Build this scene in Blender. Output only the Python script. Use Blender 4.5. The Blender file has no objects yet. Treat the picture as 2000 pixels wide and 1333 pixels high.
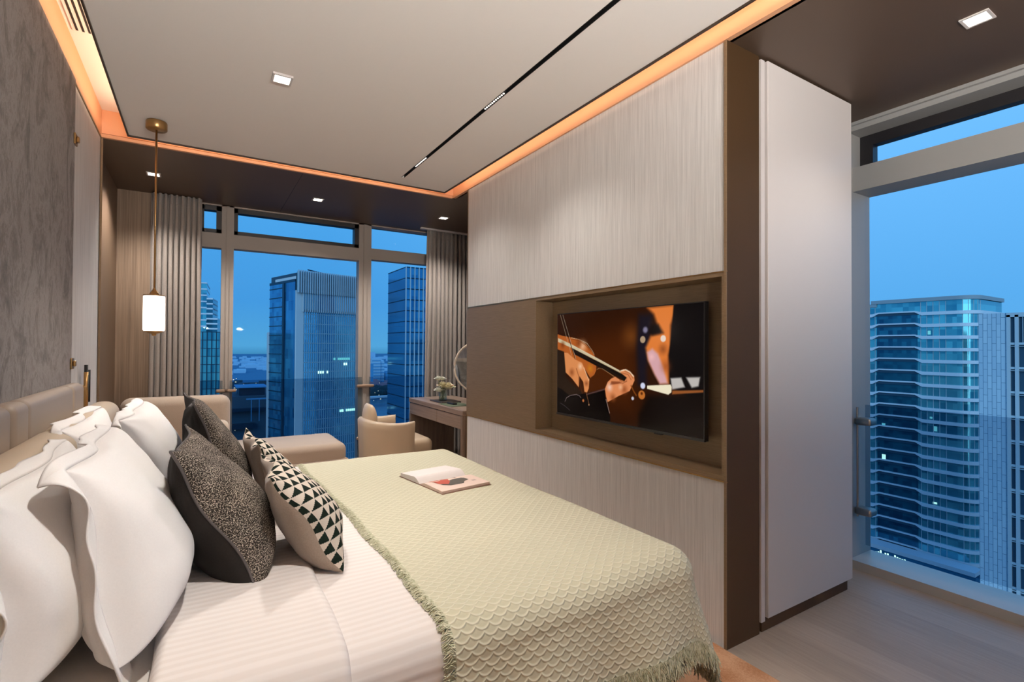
import bpy, bmesh, math, random
import numpy as np
from mathutils import Vector, Matrix, noise

# ------------------------------------------------------------------ camera
SC = bpy.context.scene
COL = SC.collection
PI = math.pi

def lin(c):
    r = []
    for v in c[:3]:
        v = v / 255.0
        r.append(v / 12.92 if v <= 0.04045 else ((v + 0.055) / 1.055) ** 2.4)
    return r

yaw, pitch, roll, FPX = 0.55428731, 0.01203299, 0.00526297, 983.88646
fw = Vector((math.sin(yaw) * math.cos(pitch), math.cos(yaw) * math.cos(pitch), math.sin(pitch)))
rt = Vector((math.cos(yaw), -math.sin(yaw), 0))
up = rt.cross(fw)
rt, up = rt * math.cos(roll) + up * math.sin(roll), -rt * math.sin(roll) + up * math.cos(roll)
cam_data = bpy.data.cameras.new('camera')
cam = bpy.data.objects.new('camera', cam_data)
COL.objects.link(cam)
cam.matrix_world = Matrix(((rt.x, up.x, -fw.x, 0), (rt.y, up.y, -fw.y, 0), (rt.z, up.z, -fw.z, 1.3), (0, 0, 0, 1)))
cam_data.sensor_width = 36
cam_data.sensor_fit = 'HORIZONTAL'
cam_data.lens = FPX / 2000 * 36
cam_data.clip_start = 0.05
cam_data.clip_end = 9000
SC.camera = cam

# ------------------------------------------------------------------ view
SC.view_settings.view_transform = 'Standard'
SC.view_settings.look = 'None'
SC.view_settings.exposure = 0.0
SC.view_settings.gamma = 1.0
SC.view_settings.use_curve_mapping = False
SC.cycles.max_bounces = 8
SC.cycles.diffuse_bounces = 5
SC.cycles.glossy_bounces = 4
SC.cycles.transparent_max_bounces = 12
SC.cycles.sample_clamp_indirect = 4.0
SC.cycles.caustics_reflective = False
SC.cycles.caustics_refractive = False

# ------------------------------------------------------------------ dusk sky
world = bpy.data.worlds.new('dusk_sky')
SC.world = world
world.use_nodes = True
wn, wl = world.node_tree.nodes, world.node_tree.links
bg = wn['Background']
tc = wn.new('ShaderNodeTexCoord')
sep = wn.new('ShaderNodeSeparateXYZ')
wl.new(tc.outputs['Generated'], sep.inputs[0])
rampA = wn.new('ShaderNodeValToRGB'); rampB = wn.new('ShaderNodeValToRGB')
def set_ramp(r, pts):
    e = r.color_ramp.elements
    while len(e) > 1: e.remove(e[-1])
    e[0].position = pts[0][0]; e[0].color = (*lin(pts[0][1]), 1)
    for p, c in pts[1:]:
        k = e.new(p); k.color = (*lin(c), 1)
mr = wn.new('ShaderNodeMapRange')
mr.inputs[1].default_value = -1; mr.inputs[2].default_value = 1
wl.new(sep.outputs['Z'], mr.inputs[0])
# position .5 is the horizon
set_ramp(rampA, [(0.0, (14, 44, 72)), (0.44, (30, 84, 122)), (0.49, (52, 122, 168)), (0.5, (78, 158, 208)), (0.54, (66, 148, 214)), (0.62, (74, 160, 226)), (1.0, (90, 160, 225))])
set_ramp(rampB, [(0.0, (14, 44, 72)), (0.44, (36, 98, 140)), (0.49, (60, 136, 186)), (0.5, (88, 166, 222)), (0.54, (88, 168, 230)), (0.68, (112, 188, 250)), (1.0, (100, 170, 235))])
wl.new(mr.outputs[0], rampA.inputs[0]); wl.new(mr.outputs[0], rampB.inputs[0])
mr2 = wn.new('ShaderNodeMapRange')
mr2.inputs[1].default_value = 0.2; mr2.inputs[2].default_value = 0.9
wl.new(sep.outputs['X'], mr2.inputs[0])
mx = wn.new('ShaderNodeMix'); mx.data_type = 'RGBA'
wl.new(mr2.outputs[0], mx.inputs[0]); wl.new(rampA.outputs[0], mx.inputs[6]); wl.new(rampB.outputs[0], mx.inputs[7])
wl.new(mx.outputs[2], bg.inputs['Color'])
bg.inputs['Strength'].default_value = 1.12

# ------------------------------------------------------------------ lamps (light only; fixtures are built further down)
WARM = (1.0, 0.93, 0.86)
CEIL = 2.646
def spot(loc, watts, size=1.9, blend=0.8, col=WARM, r=0.04):
    d = bpy.data.lights.new('downlight_lamp', 'SPOT'); d.energy = watts; d.color = col
    d.spot_size = size; d.spot_blend = blend; d.shadow_soft_size = r
    o = bpy.data.objects.new('downlight_lamp', d); COL.objects.link(o); o.location = loc
    return o
def strip(loc, rot, sx, sy, watts, col=(1.0, 0.68, 0.46)):
    d = bpy.data.lights.new('cove_lamp', 'AREA'); d.shape = 'RECTANGLE'; d.size = sx; d.size_y = sy
    d.energy = watts; d.color = col
    o = bpy.data.objects.new('cove_lamp', d); COL.objects.link(o); o.location = loc; o.rotation_euler = rot
    return o
# ceiling downlights: those in view, their row continued, unseen fill ones added behind
PANEL_LIGHTS = [(0.337, 2.76), (0.337, 0.9), (0.337, -0.9), (1.0, -0.9)]
SOFFIT_LIGHTS = [(-0.325, 4.84), (0.905, 4.86), (2.147, 4.84), (2.67, 0.735), (2.67, -0.9)]
for x, y in PANEL_LIGHTS:
    spot((x, y, CEIL - 0.03), 98 if y > 0 else 40, size=1.6)
for x, y in SOFFIT_LIGHTS:
    spot((x, y, CEIL - 0.03), 75 if y > 4 else 22, size=2.3)
for y in (2.40, 3.486):
    spot((1.362, y, CEIL - 0.01), 26, size=2.2)
# LED strips lying in the ceiling cove, throwing sideways and up on the cove faces
zl = 2.715
strip((-0.37, 1.2, zl), (0, PI / 2 + 0.3, 0), 0.03, 5.6, 12)             # shines to -x
strip((1.77, 1.2, zl), (0, -PI / 2 - 0.3, 0), 0.03, 5.6, 8.5)             # shines to +x
strip((0.70, 4.015, zl), (PI / 2 + 0.3, 0, 0), 2.1, 0.03, 3.6)           # shines to +y
# added soft sun lamp that brightens the city's facades
d_ = bpy.data.lights.new('facade_fill_sun', 'SUN'); d_.energy = 1.3; d_.angle = 1.0; d_.color = (0.62, 0.90, 1.0)
o_ = bpy.data.objects.new('facade_fill_sun', d_); COL.objects.link(o_); o_.rotation_euler = Vector((0.66, 0.68, -0.30)).to_track_quat('-Z', 'Y').to_euler()
# pendant bulbs, then unseen fill lamps added behind the camera
def bulb(loc, watts, r, col=WARM):
    d = bpy.data.lights.new('bulb_or_fill_lamp', 'POINT'); d.energy = watts; d.color = col; d.shadow_soft_size = r
    o = bpy.data.objects.new('bulb_or_fill_lamp', d); COL.objects.link(o); o.location = loc
bulb((-0.238, 3.714, 1.49), 21, 0.05, (1.0, 0.94, 0.88))
bulb((-0.238, 0.30, 1.49), 4, 0.05, (1.0, 0.94, 0.88))
FILL_UPLIGHTS = [(0.1, -0.95), (0.75, -1.6), (2.75, -1.5)]
for (x, y), w_ in zip(FILL_UPLIGHTS, (285, 400, 14)):
    bulb((x, y, 1.62), w_, 0.08, (1.0, 0.955, 0.91))

# ------------------------------------------------------------------ node helpers
def _set(n, name, v):
    if name in n.inputs:
        n.inputs[name].default_value = v
class NT:
    """tiny expression builder on a material's node tree"""
    def __init__(s, mat):
        s.m = mat; s.t = mat.node_tree; s.n = s.t.nodes; s.l = s.t.links
    def node(s, typ, **k):
        n = s.n.new(typ)
        for a, v in k.items(): setattr(n, a, v)
        return n
    def put(s, sock, v):
        if isinstance(v, (int, float, tuple, list)): sock.default_value = v
        else: s.l.new(v, sock)
    def m_(s, op, a, b=0.0, c=0.0):
        n = s.node('ShaderNodeMath', operation=op)
        s.put(n.inputs[0], a); s.put(n.inputs[1], b); s.put(n.inputs[2], c)
        return n.outputs[0]
    def coord(s, which='Object', scale=(1, 1, 1), rot=(0, 0, 0)):
        t = s.node('ShaderNodeTexCoord'); mp = s.node('ShaderNodeMapping')
        s.l.new(t.outputs[which], mp.inputs[0])
        mp.inputs['Scale'].default_value = scale; mp.inputs['Rotation'].default_value = rot
        return mp.outputs[0]
    def noise(s, vec, scale=5, detail=4, rough=0.5, dist=0.0):
        n = s.node('ShaderNodeTexNoise'); s.l.new(vec, n.inputs['Vector'])
        _set(n, 'Scale', scale); _set(n, 'Detail', detail); _set(n, 'Roughness', rough); _set(n, 'Distortion', dist)
        return n.outputs['Fac']
    def ramp(s, fac, pts):
        n = s.node('ShaderNodeValToRGB'); s.l.new(fac, n.inputs[0]); e = n.color_ramp.elements
        while len(e) > 1: e.remove(e[-1])
        e[0].position = pts[0][0]; e[0].color = (*lin(pts[0][1]), 1)
        for p, c in pts[1:]:
            k = e.new(p); k.color = (*lin(c), 1)
        return n.outputs[0]
    def bump(s, h, strength=0.3, dist=0.002):
        n = s.node('ShaderNodeBump'); s.l.new(h, n.inputs['Height']); n.inputs['Strength'].default_value = strength
        n.inputs['Distance'].default_value = dist
        s.l.new(n.outputs[0], s.n['Principled BSDF'].inputs['Normal'])
    def color(s, c):
        s.l.new(c, s.n['Principled BSDF'].inputs['Base Color'])

def mat(name, col=(200, 200, 200), rough=0.5, metal=0.0, spec=0.5, **kw):
    m = bpy.data.materials.new(name); m.use_nodes = True
    b = m.node_tree.nodes['Principled BSDF']
    b.inputs['Base Color'].default_value = (*lin(col), 1)
    b.inputs['Roughness'].default_value = rough; b.inputs['Metallic'].default_value = metal
    b.inputs['Specular IOR Level'].default_value = spec
    for k, v in kw.items(): b.inputs[k].default_value = v
    return m
def emis(name, col, strength):
    m = mat(name, col, 0.6)
    b = m.node_tree.nodes['Principled BSDF']
    b.inputs['Emission Color'].default_value = (*lin(col), 1); b.inputs['Emission Strength'].default_value = strength
    return m

M = {}
# plain paints
M['ceiling'] = mat('ceiling_paint', (238, 232, 226), 0.85)
t = NT(M['ceiling']); t.bump(t.noise(t.coord(), 60, 3), 0.05, 0.001)
M['soffit'] = mat('dark_bronze_soffit', (88, 71, 58), 0.42, 0.2)
t = NT(M['soffit']); t.bump(t.noise(t.coord(scale=(1, 1, 1)), 90, 2), 0.03, 0.001)
M['bronze'] = mat('brushed_bronze', (134, 110, 84), 0.42, 0.15, 0.3)
t = NT(M['bronze']); nz = t.noise(t.coord(scale=(60, 1.5, 60)), 6, 3)
t.color(t.ramp(nz, [(0.3, (124, 103, 78)), (0.7, (138, 116, 90))])); t.bump(nz, 0.06, 0.0005)
M['column'] = mat('dark_brown_metal', (62, 45, 27), 0.55, 0.0, 0.2)
t = NT(M['column']); nz = t.noise(t.coord(scale=(2, 80, 80)), 5, 3); t.bump(nz, 0.03, 0.0005)
M['cove'] = mat('cove_copper_paint', (214, 160, 122), 0.6)
M['darkedge'] = mat('dark_edge_trim', (60, 46, 36), 0.45, 0.3)
M['black'] = mat('matt_black', (10, 10, 11), 0.6)
M['white_lacquer'] = mat('white_lacquer', (208, 201, 197), 0.45)
M['brass'] = mat('aged_brass', (176, 140, 92), 0.32, 0.95)
M['clamp'] = mat('clamp_bronze', (158, 130, 108), 0.4, 0.3)
M['steel'] = mat('brushed_steel', (170, 166, 160), 0.35, 0.9)
M['frame'] = mat('window_frame_paint', (158, 148, 140), 0.5)
M['frame_grey'] = mat('window_frame_grey', (150, 150, 148), 0.5)
M['sash'] = mat('window_sash_black', (26, 25, 28), 0.45)
M['sill'] = mat('sill_stone', (186, 184, 180), 0.35)

def grain(name, a, b, c, sc=(70, 70, 1.2), bump=0.25, rough=0.6, nscale=2.2, **kw):
    m = mat(name, b, rough, **kw); t = NT(m)
    v = t.coord(scale=sc)
    n1 = t.noise(v, nscale, 5, 0.65, 0.2); n2 = t.noise(t.coord(scale=(sc[0] * .25, sc[1] * .25, sc[2] * .5)), nscale, 3)
    f = t.m_('MULTIPLY_ADD', n2, 0.35, t.m_('MULTIPLY', n1, 0.65))
    t.color(t.ramp(f, [(0.34, a), (0.5, b), (0.66, c)])); t.bump(n1, bump, 0.002)
    return m
M['wallcover'] = grain('pale_grained_wallcovering', (198, 195, 192), (220, 217, 214), (236, 233, 230), sc=(170, 170, 2.0), bump=0.3)
M['wood_bay'] = grain('brown_grained_veneer', (112, 92, 74), (134, 112, 92), (152, 130, 108), sc=(45, 45, 0.8))
M['wood_bay_plain'] = mat('brown_satin_panel', (116, 94, 76), 0.5, 0.2)
M['desk'] = grain('walnut_veneer', (112, 92, 78), (138, 116, 100), (154, 132, 114), sc=(14, 1.0, 45), bump=0.1, rough=0.45)
M['desk_dark'] = grain('walnut_veneer_inner', (100, 82, 68), (120, 100, 84), (132, 112, 96), sc=(14, 14, 1), bump=0.1, rough=0.5)

# grey marbled textile wall panel
M['grey_textile'] = mat('grey_marbled_textile', (120, 112, 110), 0.8)
t = NT(M['grey_textile'])
n1 = t.noise(t.coord(scale=(1.6, 1.6, 1.0)), 2.6, 9, 0.66, 2.2)
n2 = t.noise(t.coord(scale=(6, 6, 3)), 5, 6, 0.7, 2.5)
wv = t.noise(t.coord(scale=(3, 60, 300)), 4, 2)
f = t.m_('ADD', t.m_('MULTIPLY', n1, 0.6), t.m_('MULTIPLY', n2, 0.3)); f = t.m_('MULTIPLY_ADD', wv, 0.1, f)
t.color(t.ramp(f, [(0.38, (100, 95, 94)), (0.48, (128, 121, 118)), (0.53, (150, 143, 140)), (0.6, (124, 116, 114)), (0.68, (160, 152, 148))])); t.bump(f, 0.35, 0.004)

# plank floor (planks run along y)
M['floor'] = mat('greige_oak_floor', (166, 150, 134), 0.42)
t = NT(M['floor'])
br = t.node('ShaderNodeTexBrick'); t.l.new(t.coord(rot=(0, 0, PI / 2)), br.inputs['Vector'])
_set(br, 'Scale', 1.0); _set(br, 'Brick Width', 1.15); _set(br, 'Row Height', 0.165); _set(br, 'Mortar Size', 0.0012)
br.inputs['Color1'].default_value = (0.3, 0.3, 0.3, 1); br.inputs['Color2'].default_value = (0.7, 0.7, 0.7, 1)
br.inputs['Mortar'].default_value = (0.35, 0.35, 0.35, 1)
nf = t.noise(t.coord(scale=(16, 1.1, 1)), 4, 5, 0.6)
f = t.m_('ADD', t.m_('MULTIPLY', br.outputs['Color'], 0.45), t.m_('MULTIPLY', nf, 0.55))
t.color(t.ramp(f, [(0.3, (150, 136, 121)), (0.5, (164, 149, 134)), (0.7, (176, 161, 146))]))
t.bump(br.outputs['Fac'], -0.2, 0.002)
M['rug'] = mat('rust_wool_rug', (176, 124, 88), 0.95, spec=0.1)
t = NT(M['rug']); n1 = t.noise(t.coord(), 140, 4, 0.7)
vr = t.node('ShaderNodeTexVoronoi'); t.l.new(t.coord(), vr.inputs['Vector']); _set(vr, 'Scale', 7)
f = t.m_('MULTIPLY_ADD', vr.outputs['Distance'], 0.5, t.m_('MULTIPLY', n1, 0.7))
t.color(t.ramp(f, [(0.2, (146, 98, 66)), (0.45, (170, 122, 88)), (0.7, (196, 152, 118))])); t.bump(n1, 0.5, 0.003)

# fabrics
def fabric(name, a, b, scale=400, bump=0.3, rough=0.9, sheen=0.2):
    m = mat(name, a, rough, spec=0.2); t = NT(m)
    _set(m.node_tree.nodes['Principled BSDF'], 'Sheen Weight', sheen)
    n1 = t.noise(t.coord(), scale, 2, 0.6)
    t.color(t.ramp(n1, [(0.3, a), (0.7, b)])); t.bump(n1, bump, 0.001)
    return m
M['cotton'] = fabric('white_cotton', (246, 244, 242), (250, 248, 246), 300, 0.04, sheen=0.1)
M['sheet'] = fabric('fitted_sheet_cotton', (228, 220, 212), (232, 225, 218), 300, 0.04)
M['linen_beige'] = fabric('beige_woven_upholstery', (178, 160, 143), (198, 180, 163), 350, 0.3)
M['cream'] = fabric('cream_cushion_cloth', (214, 198, 178), (224, 210, 192), 300, 0.1)
M['leather'] = mat('taupe_leather', (158, 144, 130), 0.45); t = NT(M['leather']); t.bump(t.noise(t.coord(), 260, 3), 0.12, 0.0008)
M['leather_light'] = mat('sand_leather', (200, 182, 158), 0.42); t = NT(M['leather_light']); t.bump(t.noise(t.coord(), 260, 3), 0.1, 0.0008)
M['chair_leather'] = mat('chair_cream_leather', (206, 184, 156), 0.38); t = NT(M['chair_leather']); t.bump(t.noise(t.coord(), 200, 3), 0.08, 0.0008)
M['dark_cotton'] = fabric('charcoal_cotton', (20, 18, 17), (30, 27, 25), 260, 0.1, sheen=0.0)
M['piping_grey'] = mat('grey_piping', (76, 72, 72), 0.7)
M['taupe_cotton'] = fabric('taupe_cotton', (142, 128, 116), (154, 140, 128), 260, 0.1)
M['base'] = fabric('dark_brown_bed_base', (70, 56, 48), (82, 66, 56), 300, 0.2)
M['curtain'] = fabric('grey_brown_curtain', (140, 131, 125), (160, 150, 143), 240, 0.12, sheen=0.3)

# duvet: satin stripes across the bed (they run along the bed's length)
M['duvet'] = mat('satin_stripe_cotton', (234, 226, 220), 0.75, spec=0.25)
t = NT(M['duvet']); uv = t.node('ShaderNodeUVMap'); sp = t.node('ShaderNodeSeparateXYZ'); t.l.new(uv.outputs[0], sp.inputs[0])
wob = t.noise(t.coord(), 6, 2)
st = t.m_('SINE', t.m_('MULTIPLY_ADD', sp.outputs[1], 2 * PI / 0.026, t.m_('MULTIPLY', wob, 3.0)))
st = t.m_('MULTIPLY_ADD', st, 0.5, 0.5)
t.color(t.ramp(st, [(0.3, (229, 222, 217)), (0.7, (236, 230, 226))])); t.bump(st, 0.22, 0.003)

# sage throw: fish-scale weave (u along the bed, v across it, in metres)
M['throw'] = mat('sage_scale_knit', (196, 192, 160), 0.85, spec=0.25)
t = NT(M['throw']); uv = t.node('ShaderNodeUVMap'); sp = t.node('ShaderNodeSeparateXYZ'); t.l.new(uv.outputs[0], sp.inputs[0])
CW, CH = 0.040, 0.0175
vv = t.m_('DIVIDE', sp.outputs[1], CH)
def scale_h(off):
    """ridge of the scallop whose row starts off rows below"""
    row = t.m_('ADD', t.m_('FLOOR', vv), off)
    v = t.m_('SUBTRACT', vv, row)
    par = t.m_('MULTIPLY', t.m_('FLOORED_MODULO', row, 2.0), 0.5)
    u = t.m_('SUBTRACT', t.m_('FRACT', t.m_('ADD', t.m_('DIVIDE', sp.outputs[0], CW), par)), 0.5)
    arc = t.m_('MULTIPLY', t.m_('MULTIPLY', u, u), 2.5)              # 0 at the middle, .92 at the cell's ends
    d = t.m_('DIVIDE', t.m_('SUBTRACT', v, t.m_('ADD', arc, 0.15)), 0.2)
    return t.m_('EXPONENT', t.m_('MULTIPLY', t.m_('MULTIPLY', d, d), -1.0))
h = t.m_('MAXIMUM', scale_h(0.0), scale_h(-1.0))
yn_ = t.noise(t.coord('UV', scale=(900, 500, 1)), 1, 2)
hh = t.m_('MULTIPLY_ADD', yn_, 0.25, h)
t.color(t.ramp(h, [(0.0, (202, 199, 173)), (0.5, (213, 210, 185)), (1.0, (224, 221, 198))]))
t.bump(hh, 0.7, 0.0035)
M['fringe'] = mat('sage_fringe', (178, 180, 146), 0.9, spec=0.1)
t = NT(M['fringe']); t.color(t.ramp(t.noise(t.coord(), 90, 2), [(0.35, (178, 178, 148)), (0.65, (216, 214, 190))]))

# black and cream tweed
M['tweed'] = mat('black_cream_tweed', (120, 110, 100), 0.95, spec=0.1)
t = NT(M['tweed'])
n1 = t.noise(t.coord('UV', scale=(1.0, 0.7, 1)), 400, 1, 0.5)
n2 = t.noise(t.coord('UV', scale=(0.7, 1.0, 1)), 340, 1, 0.5)
n3 = t.noise(t.coord('UV'), 14, 2)
f = t.m_('MULTIPLY_ADD', n3, 0.12, t.m_('MULTIPLY', t.m_('MAXIMUM', n1, n2), 0.9))
t.color(t.ramp(f, [(0.52, (26, 23, 21)), (0.57, (62, 56, 50)), (0.62, (160, 150, 138)), (0.72, (222, 212, 200))])); t.bump(f, 0.9, 0.003)

# black and cream triangles, knitted
M['triangle'] = mat('triangle_knit', (200, 190, 178), 0.95, spec=0.1)
t = NT(M['triangle']); uv = t.node('ShaderNodeUVMap'); sp = t.node('ShaderNodeSeparateXYZ'); t.l.new(uv.outputs[0], sp.inputs[0])
def quant(x, q): return t.m_('DIVIDE', t.m_('FLOOR', t.m_('MULTIPLY', x, q)), q)
A = t.m_('DIVIDE', quant(sp.outputs[0], 420), 0.050); B = t.m_('DIVIDE', quant(sp.outputs[1], 420), 0.036)
rowp = t.m_('MULTIPLY', t.m_('FLOORED_MODULO', t.m_('FLOOR', A), 2.0), 0.5)
fa = t.m_('FRACT', A); fb = t.m_('ABSOLUTE', t.m_('SUBTRACT', t.m_('MULTIPLY', t.m_('FRACT', t.m_('ADD', B, rowp)), 2.0), 1.0))
tri = t.m_('LESS_THAN', fb, t.m_('MULTIPLY', fa, 0.92))
kn = t.noise(t.coord('UV'), 500, 1)
t.color(t.ramp(t.m_('MULTIPLY_ADD', kn, 0.12, t.m_('MULTIPLY', tri, 0.85)), [(0.2, (222, 210, 196)), (0.5, (90, 90, 84)), (0.8, (18, 28, 22))])); t.bump(kn, 0.5, 0.003)

# glass
def glass(name, tint=(255, 255, 255), refl=0.08):
    m = bpy.data.materials.new(name); m.use_nodes = True; n = m.node_tree.nodes; l = m.node_tree.links
    n.remove(n['Principled BSDF'])
    tr = n.new('ShaderNodeBsdfTransparent'); tr.inputs[0].default_value = (*lin(tint), 1)
    gl = n.new('ShaderNodeBsdfGlossy'); gl.inputs['Roughness'].default_value = 0.0
    mixs = n.new('ShaderNodeMixShader'); mixs.inputs[0].default_value = refl
    l.new(tr.outputs[0], mixs.inputs[1]); l.new(gl.outputs[0], mixs.inputs[2]); l.new(mixs.outputs[0], n['Material Output'].inputs[0])
    return m
M['glass'] = glass('window_glass', (250, 252, 255), 0.003)
M['guard_glass'] = glass('guard_glass', (222, 230, 236), 0.004)
M['vase_glass'] = glass('vase_glass', (244, 250, 247), 0.10)
M['mirror'] = mat('mirror', (235, 240, 242), 0.03, 1.0)
M['led'] = emis('downlight_led', (255, 244, 228), 9.0)
M['led_small'] = emis('spot_lens', (255, 246, 236), 1.6)
M['shade'] = emis('opal_shade', (255, 238, 226), 2.6)
M['floorlamp'] = emis('lamp_shade_linen', (255, 232, 205), 2.0)
M['paper'] = mat('book_paper', (238, 230, 226), 0.8)
M['paper_pink'] = mat('book_page_blush', (232, 208, 194), 0.7)
M['paper_edge'] = mat('book_edges', (206, 186, 150), 0.85)
M['book_cover'] = mat('book_cover', (120, 88, 70), 0.6)
M['ink_red'] = mat('printed_red', (190, 84, 66), 0.7)
M['ink_dark'] = mat('printed_dark', (84, 78, 70), 0.7)
M['ink_pale'] = mat('printed_pale', (196, 172, 162), 0.7)
M['rose'] = mat('rose_petal', (252, 240, 206), 0.6, **{'Subsurface Weight': 0.1})
M['rose_white'] = mat('white_petal', (252, 252, 238), 0.6)
M['leaf'] = mat('leaf_green', (96, 124, 62), 0.55)
M['green_mat'] = mat('green_leather_mat', (92, 104, 82), 0.45)
M['dark_tray'] = mat('dark_wood_tray', (62, 52, 46), 0.4)
M['phone'] = mat('black_plastic', (28, 28, 30), 0.3)

# ------------------------------------------------------------------ mesh helpers
def wloc(o):
    v = Vector((0, 0, 0))
    while o is not None:
        v += o.location; o = o.parent
    return v
def obj(name, data, material, parent=None, smooth=False):
    """link one mesh object; vertices are given in world space and moved into the parent's"""
    if isinstance(data, bmesh.types.BMesh):
        me = bpy.data.meshes.new(name); data.to_mesh(me); data.free()
    else:
        me = data
    o = bpy.data.objects.new(name, me); COL.objects.link(o)
    if parent is not None:
        me.transform(Matrix.Translation(-wloc(parent))); o.parent = parent
    if isinstance(material, (list, tuple)):
        for k in material: me.materials.append(k)
    elif material is not None:
        me.materials.append(material)
    if smooth:
        me.shade_smooth()
    return o
def thing(name, label, cat, loc, group=None):
    o = bpy.data.objects.new(name, None); COL.objects.link(o); o.location = loc; o.empty_display_size = 0.05
    return tag(o, label, cat, group)
def tag(o, label, cat, group=None, kind=None):
    o['label'] = label; o['category'] = cat
    if group: o['group'] = group
    if kind: o['kind'] = kind
    return o
def struct(name, data, material, label=None, smooth=False):
    o = obj(name, data, material, None, smooth); o['kind'] = 'structure'
    if label: o['label'] = label
    return o
def B(*boxes, bm=None, bevel=0.0, seg=2):
    """boxes given as (x0,x1,y0,y1,z0,z1)"""
    bm = bm or bmesh.new()
    for b in boxes:
        x0, x1, y0, y1, z0, z1 = b[:6]
        r = bmesh.ops.create_cube(bm, size=1.0)
        vs = r['verts']
        for v in vs:
            v.co = Vector(((x0 + x1) / 2 + v.co.x * (x1 - x0), (y0 + y1) / 2 + v.co.y * (y1 - y0), (z0 + z1) / 2 + v.co.z * (z1 - z0)))
        if bevel > 0:
            es = list({e for v in vs for e in v.link_edges})
            bmesh.ops.bevel(bm, geom=es, offset=min(bevel, 0.49 * min(x1 - x0, y1 - y0, z1 - z0)), segments=seg, affect='EDGES', profile=0.5)
    return bm
def quad(bm, pts):
    bm.faces.new([bm.verts.new(p) for p in pts])
def tube(bm, pts, r, seg=8, cap=True):
    pts = [Vector(p) for p in pts]; rings = []
    rr = r if isinstance(r, (list, tuple)) else [r] * len(pts)
    ref = None
    for i, p in enumerate(pts):
        d = (pts[min(i + 1, len(pts) - 1)] - pts[max(i - 1, 0)])
        d = d.normalized() if d.length > 1e-9 else Vector((0, 0, 1))
        if ref is None: ref = Vector((0, 0, 1)) if abs(d.z) < 0.9 else Vector((1, 0, 0))
        a = d.cross(ref).normalized(); b = d.cross(a).normalized(); ref = a.cross(d) if False else ref
        rings.append([bm.verts.new(p + (a * math.cos(2 * PI * k / seg) + b * math.sin(2 * PI * k / seg)) * rr[i]) for k in range(seg)])
    for i in range(len(rings) - 1):
        for k in range(seg):
            bm.faces.new((rings[i][k], rings[i][(k + 1) % seg], rings[i + 1][(k + 1) % seg], rings[i + 1][k]))
    if cap:
        bm.faces.new(rings[0][::-1]); bm.faces.new(rings[-1])
    return bm
def lathe(bm, c, prof, seg=32):
    """prof = [(r, z), ...] about the vertical through c=(x,y)"""
    rings = []
    for r, z in prof:
        if r < 1e-6: rings.append([bm.verts.new((c[0], c[1], z))])
        else: rings.append([bm.verts.new((c[0] + r * math.cos(2 * PI * k / seg), c[1] + r * math.sin(2 * PI * k / seg), z)) for k in range(seg)])
    for a, b in zip(rings, rings[1:]):
        for k in range(seg):
            k2 = (k + 1) % seg
            if len(a) == 1 and len(b) == 1: continue
            if len(a) == 1: bm.faces.new((a[0], b[k2], b[k]))
            elif len(b) == 1: bm.faces.new((a[k], a[k2], b[0]))
            else: bm.faces.new((a[k], a[k2], b[k2], b[k]))
    return bm
def grid_mesh(name, P, uv=None, closed_u=False, flip=False):
    """P: (n,m,3) array of points -> mesh"""
    n, m = P.shape[:2]; me = bpy.data.meshes.new(name)
    idx = np.arange(n * m).reshape(n, m)
    nn = n if closed_u else n - 1
    a = idx[:nn, :-1] if not closed_u else idx[:, :-1]
    b = np.roll(idx, -1, 0)[:nn, :-1]; c = np.roll(idx, -1, 0)[:nn, 1:]; d = idx[:nn, 1:]
    F = np.stack([a, b, c, d], -1).reshape(-1, 4)
    if flip: F = F[:, ::-1]
    nf = len(F)
    me.vertices.add(n * m); me.vertices.foreach_set('co', P.reshape(-1).astype(np.float32))
    me.loops.add(nf * 4); me.loops.foreach_set('vertex_index', F.reshape(-1).astype(np.int32))
    me.polygons.add(nf); me.polygons.foreach_set('loop_start', (np.arange(nf) * 4).astype(np.int32))
    me.update(calc_edges=True)
    if uv is not None:
        ul = me.uv_layers.new(name='UVMap'); ul.data.foreach_set('uv', uv.reshape(-1, 2)[F.reshape(-1)].reshape(-1).astype(np.float32))
    me.validate()
    return me
def solidify(o, th, off=-1):
    md = o.modifiers.new('thickness', 'SOLIDIFY'); md.thickness = th; md.offset = off
    return o
def bevelmod(o, w, seg=2):
    md = o.modifiers.new('bevel', 'BEVEL'); md.width = w; md.segments = seg; md.limit_method = 'ANGLE'
    return o
def extrude_poly(bm, pts, d):
    """closed polygon pts (3D) extruded by vector d"""
    a = [bm.verts.new(p) for p in pts]; b = [bm.verts.new(Vector(p) + Vector(d)) for p in pts]
    bm.faces.new(a); bm.faces.new(b[::-1])
    for i in range(len(a)):
        j = (i + 1) % len(a); bm.faces.new((a[i], b[i], b[j], a[j]))
    return bm
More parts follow.
